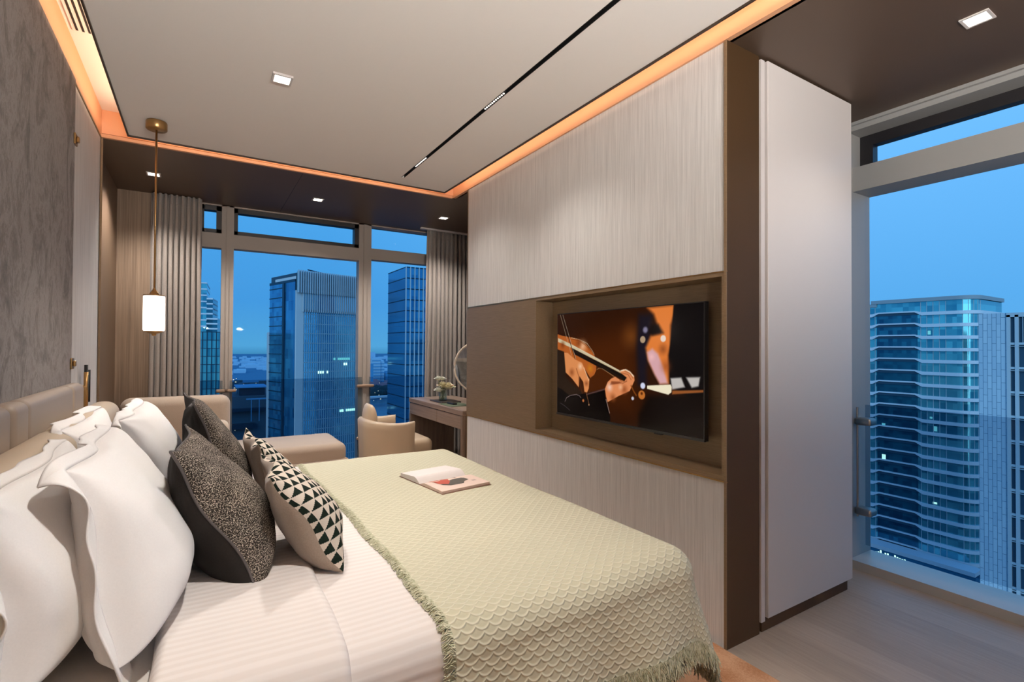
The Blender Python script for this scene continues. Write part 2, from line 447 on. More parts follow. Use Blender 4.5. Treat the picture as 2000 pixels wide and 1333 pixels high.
def strands(name, lines, r):
    """many thin three-sided yarns as one mesh; lines: (N,k,3), r: (N,)"""
    L = np.asarray(lines, dtype=float); N, k, _ = L.shape
    D = np.gradient(L, axis=1); D /= (np.linalg.norm(D, axis=2, keepdims=True) + 1e-9)
    ref = np.array([0.31, 0.52, 0.79]); A = np.cross(D, ref); A /= (np.linalg.norm(A, axis=2, keepdims=True) + 1e-9); Bv = np.cross(D, A)
    R = np.asarray(r)[:, None, None] * np.linspace(1, 0.6, k)[None, :, None]
    V = np.stack([L + R * (A * math.cos(q) + Bv * math.sin(q)) for q in (0, 2 * PI / 3, 4 * PI / 3)], 2)
    idx = np.arange(N * k * 3).reshape(N, k, 3)
    a = idx[:, :-1, :]; b = idx[:, 1:, :]
    F = np.stack([a, np.roll(a, -1, 2), np.roll(b, -1, 2), b], -1).reshape(-1, 4)
    me = bpy.data.meshes.new(name); nf = len(F)
    me.vertices.add(N * k * 3); me.vertices.foreach_set('co', V.reshape(-1).astype(np.float32))
    me.loops.add(nf * 4); me.loops.foreach_set('vertex_index', F.reshape(-1).astype(np.int32))
    me.polygons.add(nf); me.polygons.foreach_set('loop_start', (np.arange(nf) * 4).astype(np.int32))
    me.update(calc_edges=True); me.validate(); me.shade_smooth()
    return me

# ================================================================== ROOM SHELL
XW, XG = -0.563, 3.33              # headboard wall face, inner face of the right window
YB, YF, YW = -2.0, 4.18, 5.55      # back wall, start of the bay, far window
TVX, TVN, TVF = 1.944, 1.365, 3.86 # partition that carries the television

struct('floor', B((-0.75, 3.6, YB - 0.1, 5.75, -0.12, 0.0)), M['floor'])
struct('wall_back', B((-0.75, 3.6, YB - 0.1, YB, 0.0, 2.95)), M['wood_bay'])
# headboard wall: pale grained covering up to the bay
struct('wall_left', B((XW - 0.15, XW, YB, YF, 0.0, 2.95)), M['wallcover'])
struct('trim_1', B((XW, XW + 0.012, YB, 3.33, 1.0, CEIL + 0.002)), M['grey_textile'])
struct('trim_2', B((XW, XW + 0.012, YF - 0.005, YF, 0.0, CEIL), (XW, XW + 0.006, YB, YF, CEIL - 0.004, CEIL + 0.006)), M['bronze'])
# bay: brown satin side panel, grained return and pilaster
struct('wall_bay', B((-0.76, -0.62, YF, 5.46, 0.0, 2.95), (XW - 0.15, XW, YF - 0.02, YF + 0.001, 0, 2.64)), M['wood_bay_plain'])
struct('trim_3', B((-0.62, -0.30, 5.46, 5.60, 0.0, CEIL)), M['wood_bay'])
# upper ceiling in the cove, hung middle panel with the slot, soffits
struct('ceiling', B((XW - 0.15, 3.6, YB, 5.75, 2.83, 2.95)), M['ceiling'])
PX0, PX1, PY0, PY1 = -0.404, 1.80, -1.7, 4.04
SX0, SX1, SY1, SY0 = 1.350, 1.374, 3.871, -1.2
t0 = CEIL + 0.006
struct('ceiling_panel', B((PX0, SX0, PY0, PY1, t0, 2.70), (SX1, PX1, PY0, PY1, t0, 2.70), (SX0, SX1, SY1, PY1, t0, 2.70), (SX0, SX1, PY0, SY0, t0, 2.70)), M['ceiling'])
struct('trim_4', B((PX0 - 0.008, PX0, PY0, PY1 + .008, CEIL - 0.004, 2.70), (PX1, PX1 + 0.008, PY0, PY1 + .008, CEIL - 0.004, 2.70), (PX0, PX1, PY1, PY1 + 0.008, CEIL - 0.004, 2.70)), M['darkedge'])
# slot recess
struct('trim_5', B((SX0, SX1, SY0, SY1, 2.69, 2.70), (SX0 - .001, SX0 + .002, SY0, SY1, t0 - .001, 2.70), (SX1 - .002, SX1 + .001, SY0, SY1, t0 - .001, 2.70)), M['black'])
# cove side faces (a stepped fascia that the LED strip lights)
struct('trim_6', B((XW - 0.001, XW + 0.004, YB, YF, CEIL + 0.006, 2.83),
                   (TVX + 0.002, TVX + 0.03, YB, YF, CEIL + 0.03, 2.83), (TVX - 0.012, TVX + 0.03, YB, YF - .03, CEIL, CEIL + 0.022),
                   (XW, TVX + .02, YF - .008, YF - .0005, CEIL + 0.03, 2.83), (XW, TVX - .012, YF - 0.025, YF - .0005, CEIL, CEIL + 0.022)), M['cove'])
struct('soffit_far', B((-0.76, 3.6, YF, 5.75, CEIL, 2.9)), M['soffit'])
struct('soffit_right', B((TVX + 0.014, 3.6, YB, YF, CEIL, 2.9)), M['soffit'])
struct('trim_7', B((0.665, 0.668, YF + .01, 5.5, CEIL - 0.0015, CEIL)), M['black'])

# ---- partition: pale covering above and below a bronze band with a niche
NY0, NY1, NZ0, NZ1, NX = 1.395, 2.838, 0.745, 1.615, 2.08
struct('wall_partition', B((TVX, 2.18, NY0 - .02, TVF, 1.632, CEIL), (TVX, 2.18, NY0 - .02, TVF, 0.0, 0.722),
                           ) , M['wallcover'])
struct('wall_partition_core', B((2.18, 3.0, TVN + .045, TVF, 0.0, CEIL), (2.121, 2.18, TVN + .045, TVF, 0.722, 1.632)), M['wallcover'])
struct('trim_8', B((TVX - 0.003, 2.12, NY1, TVF + .002, 0.722, 1.632)), M['bronze'])
# niche lining: back, floor, roof, two cheeks and a thin bright lip
struct('trim_9', B((NX, 2.12, NY0 - .02, NY1, 0.722, 1.632), (TVX - .004, NX, NY0 - .02, NY1, 0.722, NZ0), (TVX - .004, NX, NY0 - .02, NY1, NZ1, 1.632),
                   (TVX - .004, NX, NY1 - 0.012, NY1 + .002, NZ0, NZ1), (TVX - .004, NX, NY0 - .02, NY0 - .004, NZ0, NZ1)), M['bronze'])
struct('trim_10', B((TVX - .007, TVX + .002, TVN, TVF, 1.632, 1.638), (TVX - .007, TVX + .002, TVN, TVF, 0.716, 0.722)), M['brass'])
# dark metal end of the partition
struct('column', B((TVX - .004, 2.175, TVN, NY0 - .02, 0.0, CEIL)), M['column'])
struct('trim_11', B((TVX - .008, TVX - .004, TVN, TVN + .012, 0, CEIL), (TVX - .002, TVX + .016, TVF, TVF + .012, 0, CEIL)), M['bronze'])

# ---- white wardrobe end set into the partition
w = thing('wardrobe', 'tall white lacquered wardrobe panel beside the dark brown column', 'wardrobe', (2.60, 1.36, 0))
obj('door', B((2.225, 3.005, 1.352, 1.374, 0.062, CEIL - 0.010), bevel=.002, seg=1), M['white_lacquer'], w)
obj('edge_strip', B((2.183, 2.212, 1.360, 1.40, 0.05, CEIL - 0.012)), M['white_lacquer'], w)
obj('shadow_gap', B((2.175, 3.0, 1.378, 1.404, 0.0, CEIL - 0.002)), M['darkedge'], w)
obj('plinth', B((2.20, 2.985, 1.369, 1.377, 0.0, 0.056)), M['column'], w)

# ---- far window wall
FY0, FY1 = 5.55, 5.66
def W1(*b): return [(a[0], a[1], a[2] if len(a) == 6 else FY0, a[3] if len(a) == 6 else FY1, a[-2], a[-1]) for a in b]
struct('window_1', B(*W1((0.164, 0.267, 0.0, CEIL), (1.465, 1.60, 0.0, CEIL), (-0.35, -0.014, 0.0, CEIL), (3.2, 3.6, 0.0, CEIL),
        (0.267, 1.465, 2.238, 2.372), (1.60, 3.2, 2.262, 2.385), (-0.014, 0.164, 2.232, 2.372),
        (-0.014, 3.2, 0.0, 0.06), (-0.014, 3.2, CEIL - 0.012, CEIL))), M['frame'])
# thin stepped inner beads of the mullions
struct('trim_12', B((0.205, 0.226, FY0 - 0.012, FY0, 0.06, 2.64), (1.515, 1.55, FY0 - 0.012, FY0, 0.06, 2.64)), M['frame'])
for i, (a, b, z0, z1) in enumerate(((0.267, 1.465, 2.372, 2.636), (-0.014, 0.164, 2.372, 2.636))):
    k = 0.034
    struct('window_%d' % (2 + i), B((a, b, FY0 + .02, FY1, z0, z0 + 0.04), (a, b, FY0 + .02, FY1, z1 - 0.045, z1), (a, a + k, FY0 + .02, FY1, z0, z1), (b - k - .01, b, FY0 + .02, FY1, z0, z1)), M['sash'])
panes = [(-0.014, 0.164, .06, 2.232), (0.267, 1.465, .06, 2.238), (1.60, 3.2, .06, 2.262), (1.60, 3.2, 2.385, 2.634), (0.30, 1.42, 2.41, 2.592), (0.02, 0.12, 2.41, 2.592)]
def pane_y(bm, x0, x1, y, z0, z1): quad(bm, [(x0, y, z0), (x1, y, z0), (x1, y, z1), (x0, y, z1)])
bm = bmesh.new()
for a, b, c, d in panes: pane_y(bm, a, b, 5.62, c, d)
struct('window_4', bm, M['glass'])
# ---- right window wall
RX0, RX1 = 3.33, 3.50
struct('wall_right', B((RX0 - .03, 3.6, 1.60, 5.75, 0.0, 2.9)), M['column'])
struct('window_5', B((RX0, RX1 + .06, 1.50, 1.61, 0.0, CEIL), (RX0, RX1 + .06, YB, -1.2, 0.0, CEIL), (RX0 + .02, RX1 + .06, -1.2, 1.5, 2.25, 2.395),
                     (RX0 - .03, RX1 + .06, -1.2, 1.5, 2.60, CEIL), (RX0 - .05, RX0 - .03, YB, 1.6, 2.628, CEIL)), M['frame_grey'])
struct('trim_13', B((RX0 - .03, RX1 + .06, YB, 1.52, 0.0, 0.05)), M['sill'])
struct('window_6', B((RX1 - .06, RX1, 1.43, 1.5, 2.395, 2.60), (RX1 - .06, RX1, -1.2, 1.43, 2.395, 2.42), (RX1 - .06, RX1, -1.2, 1.43, 2.535, 2.60)), M['sash'])
bm = bmesh.new()
for z0, z1 in ((0.05, 2.25), (2.42, 2.535)): quad(bm, [(RX1, -1.2, z0), (RX1, 1.5, z0), (RX1, 1.5, z1), (RX1, -1.2, z1)])
struct('window_7', bm, M['glass'])

# ---- glass guard panels clamped in front of the lower panes
def clamp_y(g, x, z, d):
    obj('clamp', B((x - .045 * (d > 0) - .0 , x + .045, FY0 - .045, FY0 - .002, z - .012, z + .012) if d > 0 else (x - .045, x + .045, FY0 - .045, FY0 - .002, z - .012, z + .012), bevel=.01, seg=3), M['brass'], g)
for x0, x1, lab in ((-0.05, 0.185, 'narrow glass guard panel clamped at the left part of the far window'), (0.245, 1.50, 'wide glass guard panel clamped in front of the far window behind the chaise'), (1.58, 2.7, 'glass guard panel clamped behind the cream armchair')):
    g = thing('glass_guard', lab, 'guard', ((x0 + x1) / 2, FY0 - .024, 0.06))
    obj('pane', B((x0, x1, FY0 - .030, FY0 - .020, 0.10, 0.965)), M['guard_glass'], g)
    for z in (0.868, 0.30):
        for xx in (x0, x1):
            obj('clamp', B((xx - .055, xx + .055, FY0 - .042, FY0 - .002, z - .016, z + .016), bevel=.012, seg=3), M['clamp'], g)
g = thing('glass_guard', 'glass guard panel clamped inside the right hand window', 'guard', (RX0 + .07, 0.2, 0.05))
obj('pane', B((RX0 + .06, RX0 + .07, -1.1, 1.455, 0.13, 0.965)), M['guard_glass'], g)
obj('rod', tube(bmesh.new(), [(RX0 + .02, 1.478, 0.30), (RX0 + .02, 1.478, 0.95)], 0.007), M['steel'], g)
for z in (0.868, 0.335):
    obj('clamp', B((RX0 + .0, RX0 + .085, 1.40, 1.492, z - .022, z + .022), bevel=.014, seg=3), M['steel'], g, True)

# ================================================================== CEILING FIXTURES
def downlight(x, y, label):
    d = thing('downlight', label, 'downlight', (x, y, CEIL), 'recessed ceiling downlights')
    s, k = 0.046, 0.010
    z0, z1 = CEIL - 0.005, CEIL + 0.008
    tf = obj('trim_frame', B((x - s, x + s, y - s, y - s + k, z0, z1), (x - s, x + s, y + s - k, y + s, z0, z1), (x - s, x - s + k, y - s + k, y + s - k, z0, z1), (x + s - k, x + s, y - s + k, y + s - k, z0, z1)), M['white_lacquer'], d)
    obj('lens', B((x - s + k, x + s - k, y - s + k, y + s - k, CEIL - 0.003, CEIL + 0.006)), M['led'], tf)
    return d
dl = ['square recessed downlight in the pale ceiling panel, nearest the pendant lamp', 'square downlight in the pale ceiling above the near side of the bed',
      'added unseen square fill downlight in the pale ceiling behind the bed end', 'added unseen square fill downlight in the pale ceiling towards the back wall']
for (x, y), l in zip(PANEL_LIGHTS, dl): downlight(x, y, l)
dl = ['square downlight in the dark soffit behind the pendant cord', 'square downlight in the dark soffit above the far window middle', 'square downlight in the dark soffit above the desk',
      'square downlight in the dark soffit at the right hand window', 'added unseen square fill downlight in the dark soffit near the back wall']
for (x, y), l in zip(SOFFIT_LIGHTS, dl): downlight(x, y, l)
for y0, y1, l in ((2.288, 2.512, 'slim light module in the middle of the black ceiling slot'), (3.377, 3.595, 'slim light module at the far end of the black ceiling slot')):
    d = thing('linear_spotlight', l, 'spotlight', (1.362, (y0 + y1) / 2, t0), 'light modules in the ceiling slot')
    hs = obj('housing', B((SX0 + .003, SX1 - .003, y0, y1, t0 + 0.002, 2.69)), M['black'], d)
    n = 11
    for k in range(n):
        yy = y0 + (k + .5) * (y1 - y0) / n
        obj('lens', tube(bmesh.new(), [(1.362, yy, t0 + 0.002), (1.362, yy, t0 - 0.001)], 0.0052, 10), M['led_small'], hs)
# air grille in the cove's upper ceiling
gr = thing('air_grille', 'white slotted air grille in the glowing ceiling cove above the headboard wall', 'air vent', (-0.49, 2.3, 2.83))
obj('frame', B((-0.540, -0.440, 1.3, 3.19, 2.824, 2.829)), M['ceiling'], gr)
for k in range(4):
    x = -0.527 + k * 0.024
    obj('slot', B((x, x + 0.0095, 1.32, 3.17, 2.8225, 2.8238)), M['black'], gr)

# pendant lamps at both sides of the bed
def pendant(x, y, label):
    p = thing('pendant_lamp', label, 'pendant lamp', (x, y, CEIL + .006), 'brass pendant lamps with opal shades')
    cz = CEIL + .006
    obj('ceiling_rose', lathe(bmesh.new(), (x, y), [(0, cz), (.052, cz), (.055, cz - .006), (.055, cz - .045), (.05, cz - .05), (0, cz - .05)]), M['brass'], p, True)
    rd = obj('rod', tube(bmesh.new(), [(x, y, cz - .05), (x, y, 1.62)], 0.0055, 12), M['brass'], p, True)
    obj('cap', lathe(bmesh.new(), (x, y), [(.006, 1.645), (.008, 1.635), (.02, 1.618), (.026, 1.606), (.056, 1.602), (.056, 1.596), (0, 1.596)]), M['brass'], p, True)
    sd = obj('shade', lathe(bmesh.new(), (x, y), [(0, 1.597), (.052, 1.597), (.055, 1.59), (.0555, 1.5), (.055, 1.392), (.05, 1.385), (0, 1.385)], 40), M['shade'], p, True)
    obj('finial', lathe(bmesh.new(), (x, y), [(.05, 1.386), (.052, 1.380), (.03, 1.374), (.012, 1.368), (.012, 1.360), (.006, 1.356), (0, 1.355)]), M['brass'], sd, True)
pendant(-0.238, 3.714, 'slim brass pendant with lit opal cylinder shade hanging beside the left curtain')
pendant(-0.238, 0.30, 'slim brass pendant with lit opal cylinder shade on the near side of the bed')

# ================================================================== HEADBOARD WALL FITTINGS
for z, l in ((2.34, 'upper small square brass fitting on the edge of the grey wall panel'), (1.205, 'lower small square brass fitting on the edge of the grey wall panel')):
    h = thing('wall_fitting', l, 'wall fitting', (XW + .012, 3.325, z), 'brass fittings on the grey panel edge')
    pt = obj('plate', B((XW + .012, XW + .020, 3.296, 3.352, z - .028, z + .028), bevel=.003), M['brass'], h)
    obj('knob', B((XW + .020, XW + .032, 3.312, 3.336, z - .014, z + .014), bevel=.004), M['brass'], pt)
h = thing('reading_lamp', 'slim black and brass reading lamp upright on the pale wall beyond the headboard', 'reading lamp', (XW, 3.63, 1.06))
obj('stem', tube(bmesh.new(), [(XW + .03, 3.60, 0.93), (XW + .03, 3.60, 1.19)], 0.009, 12), M['black'], h, True)
obj('sleeve', tube(bmesh.new(), [(XW + .03, 3.60, 0.96), (XW + .03, 3.60, 1.15)], 0.0105, 12), M['brass'], h, True)
obj('head', tube(bmesh.new(), [(XW + .03, 3.66, 0.98), (XW + .03, 3.66, 1.16)], 0.011, 12), M['black'], h, True)
obj('bracket', B((XW, XW + .03, 3.59, 3.67, 1.05, 1.075), bevel=.003), M['brass'], h)

# ================================================================== BED
BZ = 0.62                          # top of the made bed
bed = thing('bed', 'large double bed with taupe leather headboard and dark brown base', 'bed', (0.45, 2.12, 0))
obj('base', B((-0.45, 1.38, 1.15, 3.09, 0.05, 0.30), bevel=.02), M['base'], bed, True)
obj('plinth', B((-0.40, 1.30, 1.22, 3.02, 0.012, 0.05)), M['black'], bed)
obj('mattress', B((-0.43, 1.41, 1.125, 3.115, 0.30, 0.585), bevel=.06, seg=5), M['sheet'], bed, True)
hb = [(0.75, 2.13, 0), (2.135, 2.30, 1), (2.305, 3.02, 0), (3.025, 3.27, 0)]
for a, b, big in hb:
    obj('headboard_panel', B((XW + .002, XW + (.075 if not big else .080), a, b, 0.30, 1.112), bevel=.03, seg=5), M['leather'], bed, True)
for a, b in ((0.75, 2.36), (2.40, 3.42)):
    obj('headboard_bolster', B((XW + .07, XW + .205, a, b, 0.58, 1.005), bevel=.06, seg=6), M['leather_light'], bed, True)

def wob(x, y):
    return 0.006 * np.sin(3.1 * x + 1.3 * y + .4) * np.sin(2.3 * y - .7) + 0.003 * np.sin(9 * x + 2 * y) * np.sin(6 * y + x)
def drape(S, T, z, xe, yn, yf, R, flare, amp=0.0, ph=0.0):
    """flat cloth coordinates (S along the bed, T across) -> draped position"""
    a = np.maximum(0, S - xe); bn = np.maximum(0, yn - T); bf = np.maximum(0, T - yf); b = bn - bf
    r = np.hypot(a, b) + 1e-9; ca, cb = a / r, b / r
    r = np.where(r < 1e-6, 0, r)
    q = PI / 2 * R
    over = np.maximum(0, r - q)
    out = np.where(r < q, R * np.sin(np.minimum(r, q) / R), R + over * flare)
    drop = np.where(r < q, R * (1 - np.cos(np.minimum(r, q) / R)), R + over * math.sqrt(1 - flare ** 2))
    rip = amp * over * (np.sin(S * 17 + ph) * np.abs(cb) + np.sin(T * 15 + ph) * np.abs(ca))
    out = out + rip
    x = np.minimum(S, xe) + out * ca; y = np.clip(T, yn, yf) - out * cb
    w_ = wob(x, y) * np.clip(1 - drop / 0.08, 0, 1)
    return np.stack([x, y, z - drop + w_], -1)

# duvet
def duvet_mesh(name, s0, s1, n, lift, t0_, t1_):
    s = np.linspace(s0, s1, n); tt = np.linspace(t0_, t1_, 420)
    S, T = np.meshgrid(s, tt, indexing='ij')
    S2 = S + 0.006 * np.sin(T * 4 + .5) + .004 * np.sin(T * 11)
    P = drape(S2, T, BZ, 1.35, 1.19, 3.05, 0.085, 0.05, 0.05, 1.0)
    e = 0.028
    d0 = np.clip((S - s0) / e, 0, 1); d1 = np.clip((s1 - S) / e, 0, 1)
    # rounded edge of the cloth's thickness
    r0 = 1 - np.sqrt(np.clip(1 - (1 - d0) ** 2, 0, 1)); r1 = 1 - np.sqrt(np.clip(1 - (1 - d1) ** 2, 0, 1))
    return S, T, P, lift, r0, r1
def lifted(P, off):
    """move along approximate normals"""
    dS = np.gradient(P, axis=0); dT = np.gradient(P, axis=1); N = np.cross(dS, dT); N /= np.linalg.norm(N, axis=2, keepdims=True) + 1e-12
    return P + N * off[..., None]
T0, T1 = 1.19 - 0.30, 3.05 + 0.34
S, T, P, *_ = duvet_mesh('d', 0.24, 1.35 + .36, 260, 0, T0, T1)
duvet = obj('duvet', grid_mesh('duvet', P, np.stack([S, T], -1)), M['duvet'], None, True)
tag(duvet, 'white satin-stripe duvet spread over the bed and turned back at the pillows', 'duvet')
S, T, P, l, r0, r1 = duvet_mesh('d', -0.075, 0.305, 110, 0, T0, T1)
P = lifted(P, 0.021 - 0.055 * r0 - 0.022 * r1)
P[..., 0] += 0.02 * np.clip((T - 1.2) / 2, 0, 1) - .01
fl = obj('turned_down_flap', grid_mesh('turned_down_flap', P, np.stack([S, T], -1)), M['duvet'], duvet, True)

# throw
def throw_pos(S, T, up_=0.0):
    e = 0.009 + up_
    Sx = S + 0.018 * np.sin((T - .9) * 2.3) + .004 * np.sin(T * 13)
    return drape(Sx, T, BZ + e, 1.35, 1.19, 3.05, 0.085 + e, 0.20, 0.06, 0.3)
THS0, THS1, THT0, THT1 = 0.515, 1.35 + 0.47, 1.19 - 0.335, 3.05 + 0.36
s = np.linspace(THS0, THS1, 420); tt = np.linspace(THT0, THT1, 860)
S, T = np.meshgrid(s, tt, indexing='ij')
P = throw_pos(S, T)
throw = obj('throw_blanket', grid_mesh('throw_blanket', P, np.stack([S, T], -1)), M['throw'], None, True)
tag(throw, 'sage green scale-knit throw blanket with fringed edges over the foot of the bed', 'blanket')
solidify(throw, 0.004, -1)
rng = np.random.default_rng(4)
def fringe_lines(kind, n, L, k=7):
    out = []
    g = rng.random(n); q = np.linspace(0, 1, k)[None, :]
    clump = np.sin(g * 900) * .006
    lenv = L * (0.65 + 0.5 * rng.random(n))[:, None]
    side = (rng.normal(0, 1, n) * .012 + clump)[:, None]
    curl = (rng.normal(0, 1, n) * .004)[:, None]
    if kind == 'left':
        g = np.round(g * 260) / 260 + rng.normal(0, .0008, n)
        T = THT0 + g[:, None] * (THT1 - THT0) + side * .5 * q + curl * np.sin(q * 7); S = THS0 + 0.004 - lenv * q
        e = 0.006 + 0.007 * rng.random(n)[:, None] * np.sin(q * PI)
    elif kind == 'near':
        S = THS0 + g[:, None] * (THS1 - THS0) + side * q + curl * np.sin(q * 7); T = THT0 + 0.004 - lenv * q
        e = 0.004 + 0.006 * rng.random(n)[:, None]
    elif kind == 'foot':
        T = THT0 + g[:, None] * (THT1 - THT0) + side * q + curl * np.sin(q * 7); S = THS1 - 0.004 + lenv * q
        e = 0.004 + 0.006 * rng.random(n)[:, None]
    e = np.broadcast_to(e, S.shape)
    T = np.broadcast_to(T, S.shape); 
    P = throw_pos(S, T)
    P0 = throw_pos(S, T, 0.01); N = (P0 - P) / 0.01
    P = P + N * (e[..., None] - (0.008 if kind == 'left' else 0.004))
    if kind == 'left':
        P[:, :, 2] -= (0.004 * q)
    else:
        P[:, :, 0:2] += (rng.normal(0, 1, (n, 1, 2)) * .006) * q[..., None]
    return P
for kind, n, L in (('left', 3000, 0.030), ('near', 2600, 0.058), ('foot', 2200, 0.058)):
    Ls = fringe_lines(kind, n, L)
    fo = obj('fringe', strands('fringe', Ls, rng.uniform(0.0013, 0.0024, n)), M['fringe'], throw)
    fo['kind'] = 'stuff'

# ---- pillows
def pillow(label, cat, name, W, H, T, origin, tilt, yaw_, mats, Tb=None, shear=0.0, taper=0.0, flange=0.0, conc=0.05, sag=0.25, seed=0, pipe=None, wr=0.006, group=None, ear=0.0, roll_=0.0, full=0.40):
    """origin: middle of the bottom edge; width runs along +y, height leans back to -x by tilt, front faces +x"""
    n = 56
    g = np.sin(np.linspace(-1, 1, n) * PI / 2)
    U, V = np.meshgrid(g, g, indexing='ij')
    X = W / 2 * U * (1 - conc * (1 - V ** 2)); Y = H / 2 * V * (1 - conc * (1 - U ** 2))
    X = X * (1 - taper * (V + 1) / 2) + shear * (V + 1) / 2
    e = ear * (np.abs(U) * np.abs(V)) ** 6
    X = X * (1 + e); Y = Y * (1 + e)
    prof = ((1 - U ** 2) * (1 - V ** 2)) ** full
    Z = T / 2 * prof * (1 - sag * V)
    nz = np.zeros_like(U); 
    for i in range(n):
        for j in range(n):
            p = Vector((U[i, j] * 1.6 + seed * 7.1, V[i, j] * 1.6, seed * 1.3))
            cx = abs(U[i, j]); cy = abs(V[i, j])
            # creases that run out to the corners and seams
            a = math.atan2(V[i, j] * (1.2 - cy), U[i, j] * (1.2 - cx)) if (cx + cy) > 0 else 0
            nz[i, j] = noise.noise(p) * 1.2 + 0.5 * noise.noise(p * 2.7) + 0.9 * (cx * cy) ** 1.5 * math.sin(a * 22 + seed)
    Zf = Z + wr * nz * prof ** 0.6 * 1.0; Zb = -Z * ((Tb / T) if Tb else 0.92) - wr * np.roll(nz, 9, 0) * prof ** 0.6
    edge = 0.012 * np.sin(U * 5 + seed) * np.abs(V) ** 3 + 0.010 * np.sin(V * 4 + seed * 2) * np.abs(U) ** 3
    Zf = Zf + edge; Zb = Zb + edge
    ct, st_ = math.cos(tilt), math.sin(tilt)
    R = Matrix.Rotation(yaw_, 3, 'Z') @ Matrix.Rotation(roll_, 3, 'X')
    vdir = R @ Vector((-st_, 0, ct)); ndir = R @ Vector((ct, 0, st_)); udir = R @ Vector((0, 1, 0))
    O = Vector(origin) + vdir * (H / 2)
    def W_(X, Y, Z):
        return np.stack([O[k] + udir[k] * X + vdir[k] * Y + ndir[k] * Z for k in range(3)], -1)
    root = thing(name, label, cat, origin, group)
    P0 = np.stack([X, Y, Z], -1)                       # cloth coordinates follow the bulge
    au = np.concatenate([np.zeros((1, n)), np.cumsum(np.linalg.norm(np.diff(P0, axis=0), axis=2), 0)], 0); au -= (au[n // 2 - 1] + au[n // 2]) / 2
    av = np.concatenate([np.zeros((n, 1)), np.cumsum(np.linalg.norm(np.diff(P0, axis=1), axis=2), 1)], 1); av -= ((av[:, n // 2 - 1] + av[:, n // 2]) / 2)[:, None]
    uv = np.stack([au, av], -1)
    front = obj('front_cover', grid_mesh('front_cover', W_(X, Y, Zf), uv), mats[0], root, True)
    back = obj('back_cover', grid_mesh('back_cover', W_(X, Y, Zb), uv, flip=True), mats[1], root, True)
    # rim path
    rim = [(i, 0) for i in range(n)] + [(n - 1, j) for j in range(1, n)] + [(i, n - 1) for i in range(n - 2, -1, -1)] + [(0, j) for j in range(n - 2, 0, -1)]
    if pipe is not None:
        bmq = bmesh.new(); pts = [W_(X[i, j], Y[i, j], Zf[i, j]) for i, j in rim]; pts.append(pts[0])
        tube(bmq, pts[::2] + [pts[0]], 0.0038, 6, False)
        obj('piping', bmq, pipe, front, True)
    if flange > 0:
        k = 7; q = np.linspace(0, 1, k)
        rows = []
        for (i, j) in rim:
            u_, v_ = U[i, j], V[i, j]
            du = max(0, abs(u_) - .0) ** 14 * np.sign(u_); dv = max(0, abs(v_)) ** 14 * np.sign(v_)
            if abs(abs(u_) - 1) < 1e-9 and abs(abs(v_) - 1) > 1e-9: dv = v_ ** 21
            if abs(abs(v_) - 1) < 1e-9 and abs(abs(u_) - 1) > 1e-9: du = u_ ** 21
            x = X[i, j] + flange * du * q * (1 - .45 * abs(dv)); y = Y[i, j] + flange * dv * q
            wv = (0.010 * math.sin(u_ * 6 + v_ * 8 + seed * 3) + 0.006 * math.sin(13 * u_ - 9 * v_ + seed)) * q
            cor = abs(du * dv)                          # corners hang back and down
            z = Zf[i, j] * np.ones(k) + wv - (0.018 * max(dv, 0)) * q ** 1.3
            w3 = W_(x, y, z); w3[:, 2] -= (0.024 * max(dv, 0) + 0.042 * cor * (dv > 0)) * q ** 1.5
            rows.append(w3)
        f = obj('flange', grid_mesh('flange', np.array(rows), None, closed_u=True), mats[0], front, True)
        solidify(f, 0.004, 0)
    return root
D2 = PI / 180
wp = (M['cotton'], M['cotton'])
G = 'white pillows at the headboard'
pillow('white flanged pillow against the headboard on the near side of the bed', 'pillow', 'pillow', 0.78, 0.365, 0.26, (-0.295, 1.655, 0.640), 8 * D2, 0, wp, Tb=.12, sag=.5, flange=0.045, seed=1, group=G, full=.30, shear=.04, taper=.03)
pillow('white flanged pillow against the headboard on the window side of the bed', 'pillow', 'pillow', 0.74, 0.375, 0.20, (-0.32, 2.62, 0.640), 13 * D2, 0, wp, Tb=.12, flange=0.05, seed=2, group=G, full=.32)
pillow('large white flanged pillow in the front row, nearest the camera', 'pillow', 'pillow', 0.68, 0.40, 0.29, (-0.145, 1.635, 0.642), 13 * D2, 2 * D2, wp, Tb=.13, sag=.42, flange=0.05, seed=3, group=G, full=.30, shear=.12, taper=.05)
pillow('white flanged pillow in the front row behind the dark tweed cushions', 'pillow', 'pillow', 0.68, 0.395, 0.24, (-0.13, 2.56, 0.655), 14 * D2, 0, wp, Tb=.13, flange=0.05, seed=4, group=G, full=.32)
tw = (M['tweed'], M['dark_cotton'])
pillow('black and cream tweed cushion with dark back, near side of the bed', 'cushion', 'cushion', 0.50, 0.44, 0.22, (0.155, 1.825, 0.620), 28 * D2, -3 * D2, tw, Tb=.24, conc=0.08, sag=.45, seed=5, pipe=M['piping_grey'], group='tweed cushions', ear=.06, wr=.004)
pillow('black and cream tweed cushion with dark back, window side of the bed', 'cushion', 'cushion', 0.50, 0.47, 0.20, (0.13, 2.40, 0.640), 20 * D2, 2 * D2, tw, Tb=.2, conc=0.08, sag=.4, seed=6, pipe=M['piping_grey'], group='tweed cushions', ear=.06, wr=.004)
tg = (M['triangle'], M['taupe_cotton'])
pillow('small cushion with black triangle knit front and taupe back, nearer of the two', 'cushion', 'cushion', 0.40, 0.345, 0.17, (0.375, 1.755, 0.632), 33 * D2, -4 * D2, tg, conc=0.08, sag=.4, seed=7, group='triangle pattern cushions', ear=.05, wr=.004)
pillow('small cushion with black triangle knit front, farther one near the throw edge', 'cushion', 'cushion', 0.40, 0.345, 0.15, (0.345, 2.27, 0.630), 30 * D2, 2 * D2, tg, conc=0.08, sag=.4, seed=8, group='triangle pattern cushions', ear=.05, wr=.004)

